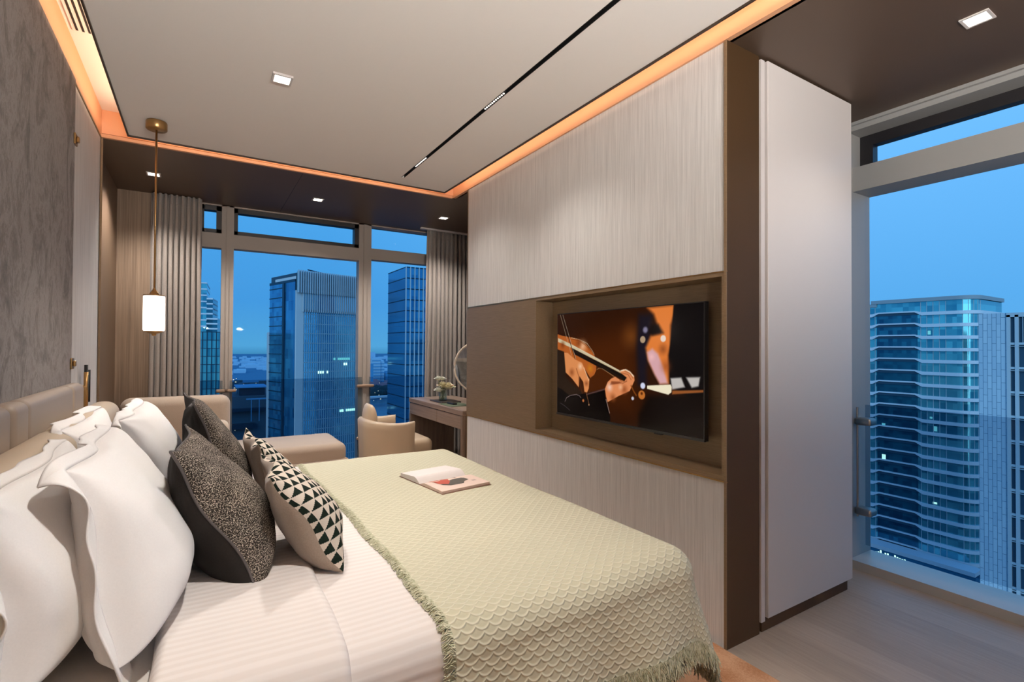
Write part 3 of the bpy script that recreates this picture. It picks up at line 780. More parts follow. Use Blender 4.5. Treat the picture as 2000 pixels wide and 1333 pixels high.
# ---- open book on the throw
bk = thing('open_book', 'open book with a red and dark picture lying on the green throw', 'book', (1.05, 2.325, BZ + .012))
RB = Matrix.Translation((1.045, 2.335, BZ + .0125)) @ Matrix.Rotation(8 * D2, 4, 'Z')
def bookstack(sgn, width, th0, th1, name, mt, lift=0):
    """curved page block; x' along the spine, y' away from it"""
    bmb = bmesh.new(); n = 18; L = 0.135; prof = []
    for i in range(n + 1):
        q = i / n; y = sgn * width * q
        z = th0 * (math.sin(min(1, q * 3.2) * PI / 2)) * (1 - 0.55 * q) + th1 * q + lift
        prof.append((y, z))
    for (y, z), (y2, z2) in zip(prof, prof[1:]):
        a = [bmb.verts.new(RB @ Vector(p)) for p in ((-L, y, z), (L, y, z), (L, y2, z2), (-L, y2, z2))]; bmb.faces.new(a)
    for x in (-L, L):
        pts = [RB @ Vector((x, y, z)) for y, z in prof] + [RB @ Vector((x, prof[-1][0], lift * 0.0)), RB @ Vector((x, 0, 0))]
        bmb.faces.new([bmb.verts.new(p) for p in pts])
    y, z = prof[-1]
    bmb.faces.new([bmb.verts.new(RB @ Vector(p)) for p in ((-L, y, 0), (L, y, 0), (L, y, z), (-L, y, z))])
    bmesh.ops.remove_doubles(bmb, verts=bmb.verts, dist=1e-5); bmesh.ops.recalc_face_normals(bmb, faces=bmb.faces)
    return obj(name, bmb, mt, bk)
bm = bmesh.new(); c = [RB @ Vector(p) for p in ((-.138, -.215, -.002), (.138, -.215, -.002), (.138, .205, -.002), (-.138, .205, -.002))]
extrude_poly(bm, c, (0, 0, .002)); obj('cover', bm, M['book_cover'], bk)
bookstack(1, 0.195, 0.030, 0.003, 'page_block', M['paper'])
page = bookstack(-1, 0.205, 0.016, 0.003, 'page_block', M['paper_pink'])
def pagez(q): return 0.016 * (math.sin(min(1, q * 3.2) * PI / 2)) * (1 - 0.55 * q) + 0.003 * q + 0.0007
def inkpatch(pts, mt, up_=0.0):
    """pts in (x', q): curved print lying on the near page"""
    bmi = bmesh.new(); cx = sum(p[0] for p in pts) / len(pts); cq = sum(p[1] for p in pts) / len(pts)
    vs = [bmi.verts.new(RB @ Vector((x, -0.205 * q, pagez(q) + up_))) for x, q in pts]; cc = bmi.verts.new(RB @ Vector((cx, -0.205 * cq, pagez(cq) + up_ + .0006)))
    for i in range(len(vs)): bmi.faces.new((vs[i], vs[(i + 1) % len(vs)], cc))
    return bmi
obj('picture', inkpatch([(-.10, .12), (-.03, .10), (.04, .2), (.07, .38), (.075, .55), (.04, .62), (.02, .74), (-.05, .72), (-.08, .6), (-.085, .4), (-.095, .25)], None), M['ink_dark'], page)
obj('picture', inkpatch([(-.10, .12), (-.05, .13), (-.01, .26), (-.02, .45), (-.05, .62), (-.085, .5), (-.095, .3)], None, .0006), M['ink_red'], page)
obj('caption', inkpatch([(.075, .62), (.10, .62), (.10, .72), (.075, .72)], None), M['ink_pale'], page)

# rug
rug = obj('rug', B((-0.50, 1.925, 0.45, 3.6, 0.0, 0.011), bevel=.004), M['rug'])
tag(rug, 'rust orange wool rug under the bed, its corner showing by the column', 'rug')

# ================================================================== TELEVISION
tv = thing('television', 'wall mounted flat television showing a violin player, in the bronze niche', 'television', (2.03, 2.096, 1.19))
TY0, TY1, TZ0, TZ1, TX = 2.667, 1.525, 0.861, 1.52, 2.0
cs = obj('casing', B((TX + .0012, TX + .032, TY1, TY0, TZ0, TZ1), bevel=.003), M['phone'], tv)
obj('bottom_bezel', B((TX - .0015, TX + .01, TY1, TY0, TZ0, TZ0 + .013)), M['phone'], tv)
obj('sensor', B((TX - .002, TX + .012, 1.78, 1.83, TZ0 - .005, TZ0 + .002)), M['black'], cs)
obj('wall_bracket', B((TX + .03, NX, 1.9, 2.3, 1.05, 1.33)), M['black'], tv)
SCREEN = [('p',(70,30,6),0.0812,[(0.173,0.266),(0.579,0.144),(0.63,0.524),(0.58,0.845),(0.239,0.838)]),
  ('c',(110,60,20),0.0522,(0.589,0.24,0.07)),
  ('p',(25,20,30),0.0174,[(0.638,0.055),(0.723,0.062),(0.705,0.311),(0.687,0.519),(0.692,0.64),(0.634,0.648),(0.624,0.335)]),
  ('p',(225,125,55),0.0104,[(0.691,0.003),(0.849,-0.002),(0.849,0.074),(0.829,0.159),(0.829,0.311),(0.816,0.393),(0.82,0.615),(0.769,0.619),(0.696,0.432),(0.682,0.335),(0.715,0.232),(0.769,0.215),(0.755,0.155),(0.732,0.062)]),
  ('p',(15,8,8),0.0116,[(0.719,0.147),(0.759,0.149),(0.786,0.215),(0.723,0.232),(0.701,0.212)]),
  ('p',(215,165,170),0.0081,[(0.691,0.372),(0.723,0.341),(0.756,0.382),(0.786,0.483),(0.813,0.615),(0.769,0.625),(0.737,0.551),(0.701,0.445)]),
  ('p',(8,5,6),0.0046,[(0.854,-0.127),(1.046,-0.094),(1.046,0.812),(0.825,0.625),(0.82,0.393),(0.837,0.159)]),
  ('c',(130,125,150),0.0058,(0.68,0.187,0.025)),
  ('c',(175,150,120),0.0023,(0.664,0.267,0.029)),
  ('c',(235,215,200),0.0023,(0.787,0.261,0.027)),
  ('p',(190,185,180),0.0046,[(0.829,0.572),(0.887,0.561),(0.907,0.633),(0.838,0.659)]),
  ('p',(190,185,180),0.0046,[(0.913,0.558),(0.984,0.549),(0.976,0.618),(0.942,0.633)]),
  ('p',(15,7,5),0.0174,[(0.696,0.731),(1.046,0.668),(1.046,1.024),(0.63,1.147),(0.64,0.897)]),
  ('p',(150,85,40),0.0029,[(0.838,0.669),(1.01,0.64),(1.01,0.657),(0.838,0.697)]),
  ('p',(240,230,200),0.0017,[(0.692,0.646),(0.829,0.622),(0.835,0.64),(0.834,0.681),(0.817,0.703),(0.692,0.672)]),
  ('p',(178,92,36),0.0017,[(-0.039,0.185),(0.048,0.219),(0.125,0.235),(0.193,0.259),(0.257,0.31),(0.3,0.366),(0.325,0.414),(0.337,0.476),(0.337,0.545),(0.32,0.589),(0.289,0.619),(0.251,0.551),(0.173,0.47),(0.105,0.399),(-0.039,0.34)]),
  ('c',(240,190,150),0.029,(0.225,0.323,0.037)),
  ('c',(205,130,30),0.0232,(0.289,0.534,0.021)),
  ('l',(250,225,190),0.0017,(0.0029,[(0.125,0.24),(0.193,0.256),(0.263,0.296),(0.306,0.366),(0.321,0.401)])),
  ('l',(200,120,60),0.0017,(0.0023,[(0.335,0.545),(0.322,0.587),(0.289,0.622)])),
  ('p',(22,16,12),0.0017,[(0.132,0.338),(0.56,0.586),(0.546,0.622),(0.159,0.405)]),
  ('p',(205,190,155),0.0017,[(0.005,0.24),(0.139,0.31),(0.512,0.536),(0.523,0.56),(0.146,0.347),(0.005,0.279)]),
  ('l',(220,170,120),0.0012,(0.0029,[(0.343,0.537),(0.361,0.527),(0.384,0.528),(0.43,0.561),(0.475,0.595)])),
  ('l',(25,15,12),0.0017,(0.0081,[(0.039,0.006),(0.163,0.449)])),
  ('l',(195,180,155),0.0012,(0.0035,[(0.026,0.005),(0.081,0.22),(0.13,0.413)])),
  ('l',(240,225,200),0.0012,(0.0023,[(0.049,0.006),(0.109,0.228),(0.168,0.448)])),
  ('p',(38,25,16),0.0058,[(-0.039,0.347),(0.056,0.378),(0.085,0.489),(0.078,0.639),(0.174,0.725),(0.227,0.768),(0.264,0.833),(-0.036,1.115)]),
  ('p',(218,138,82),0.0023,[(0.063,0.385),(0.098,0.392),(0.166,0.455),(0.219,0.483),(0.245,0.537),(0.264,0.607),(0.283,0.634),(0.278,0.725),(0.264,0.763),(0.243,0.759),(0.233,0.668),(0.2,0.613),(0.194,0.722),(0.134,0.642),(0.078,0.587)]),
  ('c',(252,215,185),0.0203,(0.207,0.519,0.015)),
  ('l',(90,45,25),0.0029,(0.0052,[(0.201,0.628),(0.207,0.706),(0.227,0.789)])),
  ('p',(8,5,5),0.0017,[(-0.038,0.728),(0.044,0.763),(0.107,0.81),(0.187,0.795),(0.264,0.769),(0.402,0.709),(0.408,0.783),(0.445,0.958),(0.445,1.07),(-0.036,1.193)]),
  ('l',(125,85,78),0.0046,(0.0081,[(0.264,0.78),(0.338,0.745),(0.401,0.715)])),
  ('l',(190,165,165),0.0017,(0.0029,[(0.072,0.88),(0.086,0.841),(0.121,0.812),(0.174,0.795),(0.201,0.804),(0.214,0.821)])),
  ('l',(120,110,120),0.0017,(0.0023,[(0.03,0.903),(0.073,0.926),(0.117,0.961)])),
  ('l',(235,205,195),0.0017,(0.0035,[(0.413,0.803),(0.426,0.86),(0.44,0.924)])),
  ('l',(200,130,80),0.0017,(0.0035,[(0.258,0.771),(0.271,0.825),(0.28,0.873)])),
  ('c',(200,150,110),0.0023,(0.28,0.877,0.008)),
  ('c',(190,110,60),0.0023,(0.233,0.845,0.014)),
  ('p',(222,138,88),0.0017,[(0.405,0.709),(0.419,0.666),(0.425,0.646),(0.453,0.61),(0.48,0.593),(0.512,0.616),(0.544,0.627),(0.56,0.593),(0.528,0.563),(0.51,0.542),(0.539,0.522),(0.58,0.537),(0.609,0.575),(0.612,0.613),(0.58,0.706),(0.502,0.762),(0.425,0.827),(0.413,0.775)]),
  ('p',(140,72,40),0.0035,[(0.453,0.636),(0.512,0.633),(0.528,0.645),(0.441,0.671)]),
  ('c',(252,225,215),0.0203,(0.439,0.692,0.017)),
  ('l',(250,238,212),0.0029,(0.0081,[(0.518,0.539),(0.553,0.525),(0.58,0.543),(0.605,0.578)])),
  ('l',(120,60,35),0.0017,(0.0029,[(0.56,0.593),(0.56,0.625),(0.528,0.651)])),
  ('l',(135,70,24),0.0029,(0.0116,[(0.59,0.66),(0.605,0.701),(0.623,0.737)])),
  ('c',(190,110,45),0.0023,(0.658,0.728,0.037)),
  ('c',(85,38,12),0.0029,(0.658,0.716,0.012)),
  ('c',(210,215,240),0.0029,(0.665,0.651,0.026)),
  ('c',(200,200,215),0.0023,(0.6,0.766,0.015)),
  ('l',(150,80,42),0.0029,(0.0046,[(0.512,0.621),(0.528,0.634),(0.56,0.625)])),
  ('l',(140,74,40),0.0029,(0.0041,[(0.531,0.557),(0.569,0.566),(0.589,0.608)])),
  ('l',(150,84,48),0.0029,(0.0041,[(0.546,0.539),(0.582,0.555),(0.602,0.595)])),
  ('c',(160,84,44),0.0174,(0.544,0.698,0.026)),
  ('c',(150,80,40),0.0174,(0.464,0.781,0.023)),
  ('c',(245,190,150),0.0145,(0.518,0.681,0.014)),
  ('c',(150,80,40),0.0174,(0.133,0.583,0.027)),
  ('l',(120,62,32),0.0035,(0.0058,[(0.173,0.543),(0.194,0.613),(0.197,0.693)])),
  ('l',(255,225,195),0.0029,(0.0041,[(0.236,0.531),(0.264,0.604),(0.278,0.648)])),
  ('c',(130,66,34),0.0145,(0.258,0.678,0.014)),
  ('c',(120,56,20),0.0232,(0.193,0.294,0.023)),
  ('c',(120,56,20),0.0174,(0.049,0.31,0.022)),
  ('l',(90,44,18),0.0023,(0.0029,[(0.132,0.25),(0.193,0.27),(0.25,0.313),(0.294,0.373)])),
  ('c',(140,70,30),0.0232,(0.786,0.346,0.024)),
  ('c',(150,72,30),0.0348,(0.804,0.481,0.018)),
  ('c',(245,190,190),0.0174,(0.719,0.408,0.018)),
  ('l',(60,30,16),0.0017,(0.0023,[(0.163,0.375),(0.361,0.495),(0.528,0.602)])),
  ('l',(250,240,210),0.0012,(0.0023,[(0.146,0.32),(0.337,0.431),(0.507,0.536)]))]

NSX, NSY = 380, 220
def screen_pixels():
    """the moving picture on the screen: painted with soft-edged polygons, discs and lines in screen units"""
    asp = 1.142 / 0.659
    u = np.linspace(0, 1, NSX)[:, None] * np.ones((1, NSY)); v = np.ones((NSX, 1)) * np.linspace(0, 1, NSY)[None, :]
    X, Y = u * asp, v
    img = np.zeros((NSX, NSY, 3)) + np.array([44, 18, 5])
    def seg_d(p, q):
        px, py, qx, qy = p[0] * asp, p[1], q[0] * asp, q[1]
        dx, dy = qx - px, qy - py; L = dx * dx + dy * dy + 1e-12
        t = np.clip(((X - px) * dx + (Y - py) * dy) / L, 0, 1)
        return np.hypot(X - px - t * dx, Y - py - t * dy)
    for t, c, b, d in SCREEN:
        b = max(b * 2.2, 0.0016)
        if t == 'c':
            sd = np.hypot(X - d[0] * asp, Y - d[1]) - d[2]
        elif t == 'l':
            sd = np.min([seg_d(p, q) for p, q in zip(d[1], d[1][1:])], 0) - d[0] / 2
        else:
            ins = np.zeros_like(X, bool); sd = np.full_like(X, 9.0)
            for p, q in zip(d, d[1:] + d[:1]):
                sd = np.minimum(sd, seg_d(p, q))
                y0, y1, x0, x1 = p[1], q[1], p[0] * asp, q[0] * asp
                if abs(y1 - y0) > 1e-9:
                    ins ^= ((Y < y0) != (Y < y1)) & (X < (x1 - x0) * (Y - y0) / (y1 - y0) + x0)
            sd = np.where(ins, -sd, sd)
        a = np.clip(0.5 - sd / (2 * b), 0, 1); a = (a * a * (3 - 2 * a))[..., None]
        img = img * (1 - a) + np.array(c, float) * a
    img = img / 255.0
    return np.where(img <= 0.04045, img / 12.92, ((img + 0.055) / 1.055) ** 2.4)
px = screen_pixels()
yy = TY0 - .006 - (TY0 - TY1 - .012) * np.linspace(0, 1, NSX)[:, None] * np.ones((1, NSY)); zz = TZ1 - .006 - (TZ1 - TZ0 - .020) * np.ones((NSX, 1)) * np.linspace(0, 1, NSY)[None, :]
me = grid_mesh('screen', np.stack([np.full_like(yy, TX), yy, zz], -1), flip=True)
ca = me.color_attributes.new('picture', 'FLOAT_COLOR', 'POINT')
ca.data.foreach_set('color', np.concatenate([px, np.ones((NSX, NSY, 1))], -1).reshape(-1).astype(np.float32))
ms = mat('tv_screen', (2, 2, 2), 0.15, spec=0.12)
t = NT(ms); at = t.node('ShaderNodeVertexColor', layer_name='picture')
t.l.new(at.outputs[0], ms.node_tree.nodes['Principled BSDF'].inputs['Emission Color']); ms.node_tree.nodes['Principled BSDF'].inputs['Emission Strength'].default_value = 0.95
obj('screen', me, ms, tv)

# ================================================================== CURTAINS
def curtain(label, x0, x1, y, z0, z1, folds, amp, seed, loosen=0.02):
    rnd = random.Random(seed); n = folds * 16; m = 26
    root = thing('curtain', label, 'curtain', ((x0 + x1) / 2, y, z0))
    ph = [rnd.uniform(-.5, .5) for _ in range(folds + 2)]; am = [rnd.uniform(.7, 1.25) for _ in range(folds + 2)]
    P = np.zeros((n, m, 3))
    for i in range(n):
        q = i / (n - 1); f = q * folds; k = int(f)
        for j in range(m):
            h = j / (m - 1); z = z0 + (z1 - z0) * h
            tight = 1 - math.exp(-(1 - h) * 9)
            ang = 2 * PI * (f + 0.16 * ph[k] * (1 - h) + .05 * math.sin(h * 5 + k))
            a = amp * (am[k] * (1 - (f - k)) + am[k + 1] * (f - k)) * (0.45 + 0.55 * tight)
            x = x0 + (x1 - x0) * q + 0.25 * a * math.sin(2 * ang) + loosen * (q - .5) * (1 - h)
            P[i, j] = (x, y + a * math.cos(ang), z)
    c_ = obj('drape', grid_mesh('drape', P), M['curtain'], root, True)
    solidify(c_, 0.003, 0)
    # pinch-pleat heading
    bmh = bmesh.new()
    for k in range(folds):
        x = x0 + (x1 - x0) * (k + .5) / folds
        B((x - .007, x + .007, y - amp * .75, y + amp * .2, z1 - .085, z1), bm=bmh, bevel=.004)
    obj('heading', bmh, M['curtain'], root, True)
    return root
curtain('grey brown pleated floor length curtain at the left end of the far window', -0.375, 0.0, 5.40, 0.01, 2.64, 9, 0.035, 3)
curtain('grey brown pleated floor length curtain behind the desk flowers', 2.20, 2.95, 5.40, 0.01, 2.64, 14, 0.035, 8, 0.05)
tr_ = obj('curtain_track', B((2.1, 3.1, 5.34, 5.38, CEIL - .018, CEIL - .001)), M['white_lacquer']); tag(tr_, 'thin white curtain track under the soffit above the desk', 'curtain track')

# ================================================================== CHAISE
ch = thing('chaise_longue', 'beige woven chaise longue in the window bay beyond the bed', 'chaise', (0.4, 4.9, 0))
obj('seat', B((-0.5, 1.13, 4.62, 5.30, 0.24, 0.435), bevel=.06, seg=6), M['linen_beige'], ch, True)
obj('base', B((-0.48, 1.15, 4.60, 5.32, 0.07, 0.30), bevel=.03, seg=4), M['linen_beige'], ch, True)
obj('backrest', B((-0.55, 0.235, 5.10, 5.28, 0.36, 0.862), bevel=.075, seg=7), M['linen_beige'], ch, True)
for x in (-0.42, 1.05):
    for y in (4.68, 5.22):
        obj('leg', tube(bmesh.new(), [(x, y, 0.0), (x, y, 0.08)], 0.018, 10), M['black'], ch)
cu = obj('cushion', B((-0.06, 0.22, 4.95, 5.09, 0.438, 0.66), bevel=.06, seg=6), M['cream'], None, True)
tag(cu, 'cream back cushion leaning on the beige chaise longue', 'cushion')

# ================================================================== ARMCHAIR
CX, CY = 1.58, 4.74
ac = thing('armchair', 'cream leather tub armchair pulled up to the desk by the window', 'armchair', (CX, CY, 0))
def tub(z_top, z_bot, rin, rout, a0, a1, n=44, tilt=0.0):
    """U-shaped shell open to +x, rounded top edge"""
    prof_n = 18; P = np.zeros((n, prof_n, 3))
    for i in range(n):
        q = i / (n - 1); a = a0 + (a1 - a0) * q
        zt = z_top(a); ex = min(1, min(q, 1 - q) * 9); ex = math.sqrt(max(0.02, ex))
        rm = (rin + rout) / 2; hw = (rout - rin) / 2 * (0.35 + .65 * ex)
        sq = 1 + 0.10 * abs(math.sin(2 * a))
        for j in range(prof_n):
            f = j / (prof_n - 1)
            if f < .4: r, z = rm + hw, z_bot + (zt - hw - z_bot) * (f / .4)
            elif f < .6:
                b = (f - .4) / .2 * PI; r, z = rm + hw * math.cos(b), zt - hw + hw * math.sin(b)
            else: r, z = rm - hw, zt - hw - (zt - hw - z_bot) * ((f - .6) / .4)
            r2 = r * sq + tilt * (z - z_bot)
            P[i, j] = (CX + r2 * math.cos(a) * 1.0, CY + r2 * math.sin(a), z)
    return P
sh = tub(lambda a: 0.60 + 0.035 * math.cos(a - PI) ** 2, 0.20, 0.225, 0.285, PI * 0.36, PI * 1.64, tilt=0.04)
obj('shell', grid_mesh('shell', sh, flip=False), M['chair_leather'], ac, True)
P = []
for i in range(26):                     # padded upper back
    q = i / 25; a = PI * 0.80 + PI * 0.40 * q; row = []
    for j in range(18):
        b = 2 * PI * j / 17; ex = math.sqrt(max(0.0, 1 - (2 * q - 1) ** 4))
        row.append((CX + (0.235 + .045 * math.cos(b) * ex) * math.cos(a), CY + (0.235 + .045 * math.cos(b) * ex) * math.sin(a), 0.60 + 0.165 * math.sin(b) * ex))
    P.append(row)
obj('back_cushion', grid_mesh('back_cushion', np.array(P)), M['chair_leather'], ac, True)
obj('seat', B((CX - .2, CX + .34, CY - .225, CY + .225, 0.27, 0.425), bevel=.06, seg=6), M['chair_leather'], ac, True)
obj('underframe', B((CX - .18, CX + .26, CY - .19, CY + .19, 0.20, 0.28), bevel=.02), M['chair_leather'], ac, True)
obj('pedestal', tube(bmesh.new(), [(CX, CY, .03), (CX, CY, .21)], .03, 14), M['steel'], ac, True)
for k in range(4):
    a = PI / 4 + k * PI / 2
    obj('leg', tube(bmesh.new(), [(CX, CY, .06), (CX + .26 * math.cos(a), CY + .26 * math.sin(a), .012)], [.02, .012], 10), M['steel'], ac, True)

# ================================================================== DESK
DX0, DX1, DY0, DY1, DZ = 1.915, 2.43, 3.89, 5.19, 0.75
dk = thing('desk', 'walnut writing desk with two drawers beyond the television wall', 'desk', (2.17, 4.54, 0))
obj('top', B((DX0, DX1, DY0, DY1, DZ - .045, DZ), bevel=.003, seg=1), M['desk'], dk)
for a, b in ((DY0 + .045, 4.455), (4.461, DY1 - .004)):
    obj('drawer', B((DX0 + .006, DX1 - .02, a, b, DZ - .165, DZ - .050), bevel=.002, seg=1), M['desk'], dk)
obj('side_panel', B((DX0 + .004, DX1, DY1 - .04, DY1, 0.0, DZ - .166)), M['desk_dark'], dk)
obj('side_panel', B((DX0, DX1, DY0, DY0 + .04, 0.0, DZ - .046)), M['desk_dark'], dk)
mi = thing('vanity_mirror', 'round pale rimmed mirror standing on the desk, half hidden by the wall', 'mirror', (2.276, 4.257, DZ))
MC = Vector((2.27, 4.25, 1.105)); RM = Matrix.Translation(MC) @ Matrix.Rotation(52 * D2, 4, 'Z') @ Matrix.Rotation(PI / 2, 4, 'Y')
bm = bmesh.new(); bmesh.ops.create_circle(bm, cap_ends=True, radius=.235, segments=64, matrix=RM @ Matrix.Translation((0, 0, -.008))); obj('glass', bm, M['mirror'], mi)
bm = bmesh.new(); tube(bm, [RM @ Vector((.242 * math.cos(2 * PI * k / 64), .242 * math.sin(2 * PI * k / 64), 0)) for k in range(65)], .012, 8, False); obj('rim', bm, M['cream'], mi, True)
bm = bmesh.new(); bmesh.ops.create_circle(bm, cap_ends=True, radius=.236, segments=64, matrix=RM @ Matrix.Translation((0, 0, .004))); obj('backing', bm, M['cream'], mi)
obj('stem', tube(bmesh.new(), [(2.276, 4.257, DZ + .01), (2.276, 4.257, .875)], .009, 10), M['brass'], mi, True)
obj('foot', lathe(bmesh.new(), (2.276, 4.257), [(0, DZ + .014), (.07, DZ + .012), (.075, DZ), (0, DZ)]), M['brass'], mi, True)
tr_ = obj('tray', B((1.99, 2.20, 4.50, 4.80, DZ, DZ + .012), bevel=.004), M['dark_tray']); tag(tr_, 'dark flat tray under the flower vase on the desk', 'tray')
gm = obj('desk_pad', B((1.95, 2.17, 4.20, 4.49, DZ, DZ + .004)), M['green_mat']); tag(gm, 'green leather desk pad on the walnut desk', 'desk pad')
ph = obj('remote_control', B((2.02, 2.065, 4.31, 4.45, DZ + .004, DZ + .020), bevel=.005), M['phone']); tag(ph, 'black remote control lying on the green desk pad', 'remote control')
VX, VY, VZ = 2.075, 4.665, DZ + .012
va = thing('vase', 'small clear glass vase holding roses on the desk tray', 'vase', (VX, VY, VZ))
obj('body', lathe(bmesh.new(), (VX, VY), [(0, VZ), (.038, VZ), (.042, VZ + .006), (.043, VZ + .10), (.039, VZ + .10), (.038, VZ + .01), (0, VZ + .008)]), M['vase_glass'], va, True)
obj('water', lathe(bmesh.new(), (VX, VY), [(0, VZ + .010), (.036, VZ + .010), (.037, VZ + .06), (0, VZ + .06)]), M['vase_glass'], va, True)
def rose(label, x, y, z, r, mt, seed):
    rnd = random.Random(seed); ro = thing('rose', label, 'flower', (VX, VY, VZ), 'flowers in the glass vase')
    bmr = bmesh.new(); c = Vector((x, y, z))
    for ring, (npt, rad, open_) in enumerate(((3, .35, .1), (5, .65, .35), (7, .95, .75), (8, 1.15, 1.15))):
        for k in range(npt):
            a = 2 * PI * k / npt + ring * .7 + rnd.uniform(-.2, .2); n = 5; vs = []
            for i in range(n):
                for j in range(n):
                    s_ = (i / (n - 1) - .5) * (1.7 if ring < 2 else 1.3); h_ = j / (n - 1)
                    aa = a + s_ * (1 - .25 * h_); rr = r * rad * (.35 + .65 * math.sin(h_ * 1.5)) + r * open_ * .35 * h_ ** 3
                    vs.append(bmr.verts.new(c + Vector((rr * math.cos(aa), rr * math.sin(aa), r * (-.75 + 1.55 * h_ * (1 - .35 * open_) - .3 * open_ * h_ ** 3 - .25 * abs(s_) * h_)))))
            for i in range(n - 1):
                for j in range(n - 1):
                    bmr.faces.new((vs[i * n + j], vs[(i + 1) * n + j], vs[(i + 1) * n + j + 1], vs[i * n + j + 1]))
    obj('blossom', bmr, mt, ro, True)
    stm = obj('stem', tube(bmesh.new(), [(VX + (x - VX) * -.3, VY + (y - VY) * -.3, VZ + .012), (VX + (x - VX) * .4, VY + (y - VY) * .4, VZ + .10), (x, y, z - r * .7)], .0025, 6), M['leaf'], ro, True)
    bml = bmesh.new(); a = rnd.uniform(0, 6.28)
    for k in range(2):
        a += 2.6; p0 = Vector((VX + (x - VX) * .5, VY + (y - VY) * .5, VZ + .11)); d = Vector((math.cos(a), math.sin(a), .5)) * .045; s_ = Vector((-math.sin(a), math.cos(a), 0)) * .012
        vs = [bml.verts.new(p) for p in (p0, p0 + d * .5 + s_, p0 + d, p0 + d * .5 - s_)]; bml.faces.new(vs)
    obj('leaf', bml, M['leaf'], stm)
rose('large cream rose at the right of the vase', VX + .045, VY - .03, VZ + .150, 0.051, M['rose'], 1)
rose('cream rose at the centre of the bunch in the vase', VX - .012, VY - .02, VZ + .165, 0.041, M['rose'], 2)
rose('white flower low at the left of the vase', VX - .040, VY + .0, VZ + .115, 0.037, M['rose_white'], 3)
rose('small white flower standing highest in the vase', VX - .035, VY + .03, VZ + .225, 0.032, M['rose_white'], 4)
rose('small pale flower high in the vase beside the tallest one', VX - .0, VY + .01, VZ + .222, 0.027, M['rose_white'], 5)
rose('white flower at the back of the vase', VX + .02, VY + .04, VZ + .135, 0.037, M['rose_white'], 6)

# unseen uplighters added behind the camera to brighten ceiling and room
for (lx, ly), lab in zip(FILL_UPLIGHTS, ('added unseen fill uplighter with an open bowl nearest the headboard wall', 'added unseen fill uplighter with an open bowl behind the bed end', 'added unseen fill uplighter with an open bowl by the right window, at the back wall')):
    fl = thing('fill_uplighter', lab, 'added fill lamp', (lx, ly, 0), 'added fill uplighters')
    obj('base', lathe(bmesh.new(), (lx, ly), [(0, .025), (.14, .02), (.15, 0), (0, 0)]), M['brass'], fl, True)
    obj('pole', tube(bmesh.new(), [(lx, ly, .02), (lx, ly, 1.50)], .011, 12), M['brass'], fl, True)
    obj('bowl', lathe(bmesh.new(), (lx, ly), [(.0, 1.49), (.08, 1.50), (.15, 1.54), (.22, 1.64), (.215, 1.64), (.145, 1.55), (.08, 1.51), (0, 1.50)]), M['white_lacquer'], fl, True)  # opaque bowl added to keep direct light off the pillows

# ================================================================== OUTSIDE
GZ = -75.0
def glassmat(name, col, col2, rough=0.12, cell=(1, 1, 1), spec=0.8, metal=0.6):
    """curtain-wall glass, each pane slightly different"""
    m = mat(name, col, rough, metal, spec); t = NT(m)
    tcn = t.node('ShaderNodeTexCoord'); mp = t.node('ShaderNodeMapping'); t.l.new(tcn.outputs['UV'], mp.inputs[0]); mp.inputs['Scale'].default_value = (1 / cell[0], 1 / cell[1], 1)
    fl_ = t.node('ShaderNodeVectorMath', operation='FLOOR'); t.l.new(mp.outputs[0], fl_.inputs[0])
    wn_ = t.node('ShaderNodeTexWhiteNoise'); t.l.new(fl_.outputs[0], wn_.inputs[0])
    big = t.noise(t.coord('UV'), 0.06, 3)
    f = t.m_('MULTIPLY_ADD', big, 0.6, t.m_('MULTIPLY', wn_.outputs[0], 0.45))
    t.color(t.ramp(f, [(0.25, col), (0.75, col2)]))
    return m
M['g_teal'] = glassmat('teal_facade_glass', (50, 140, 165), (130, 214, 220), cell=(1.5, 3.56), metal=.6)
M['g_dark'] = glassmat('dark_recess_glass', (20, 80, 112), (50, 130, 152), cell=(1.2, 3.56), metal=.6)
M['g_tower'] = glassmat('tower_facade_glass', (110, 176, 206), (165, 214, 234), cell=(1.6, 3.9), rough=.08, metal=.8)
M['g_navy'] = glassmat('navy_facade_glass', (30, 110, 160), (70, 156, 200), cell=(2.2, 3.9), rough=.1)
M['band'] = mat('aluminium_spandrel', (232, 234, 242), 0.5)
M['fin'] = mat('facade_fin', (186, 198, 208), 0.5, 0.1)
M['fin_mid'] = mat('facade_fin_mid', (130, 172, 196), 0.5)
M['fin_dark'] = mat('facade_fin_dark', (20, 52, 76), 0.4, 0.3)
M['conc'] = mat('pale_cladding', (196, 206, 214), 0.7)
M['roof'] = mat('roof_grey', (160, 170, 178), 0.8)
M['tile'] = mat('blue_grey_tile', (150, 180, 204), 0.5)
t = NT(M['tile']); br = t.node('ShaderNodeTexBrick'); t.l.new(t.coord('UV', rot=(0, 0, PI / 2)), br.inputs['Vector'])
_set(br, 'Scale', 1.0); _set(br, 'Brick Width', 2.4); _set(br, 'Row Height', 0.62); _set(br, 'Mortar Size', 0.035)
br.inputs['Color1'].default_value = (*lin((186, 206, 222)), 1); br.inputs['Color2'].default_value = (*lin((204, 220, 232)), 1); br.inputs['Mortar'].default_value = (*lin((96, 130, 156)), 1)
t.color(br.outputs['Color'])
M['lit'] = emis('lit_window', (210, 255, 225), 1.2)
M['lit_warm'] = emis('lit_window_warm', (255, 238, 190), 1.0)
M['lit_dim'] = emis('dim_lit_window', (120, 205, 200), 0.55)
M['water'] = mat('river_water', (40, 92, 126), 0.25, 0.0, 0.6)
t = NT(M['water']); t.bump(t.noise(t.coord(), 0.05, 4), 0.2, 2.0)
M['cityground'] = mat('city_ground', (36, 60, 78), 0.9)
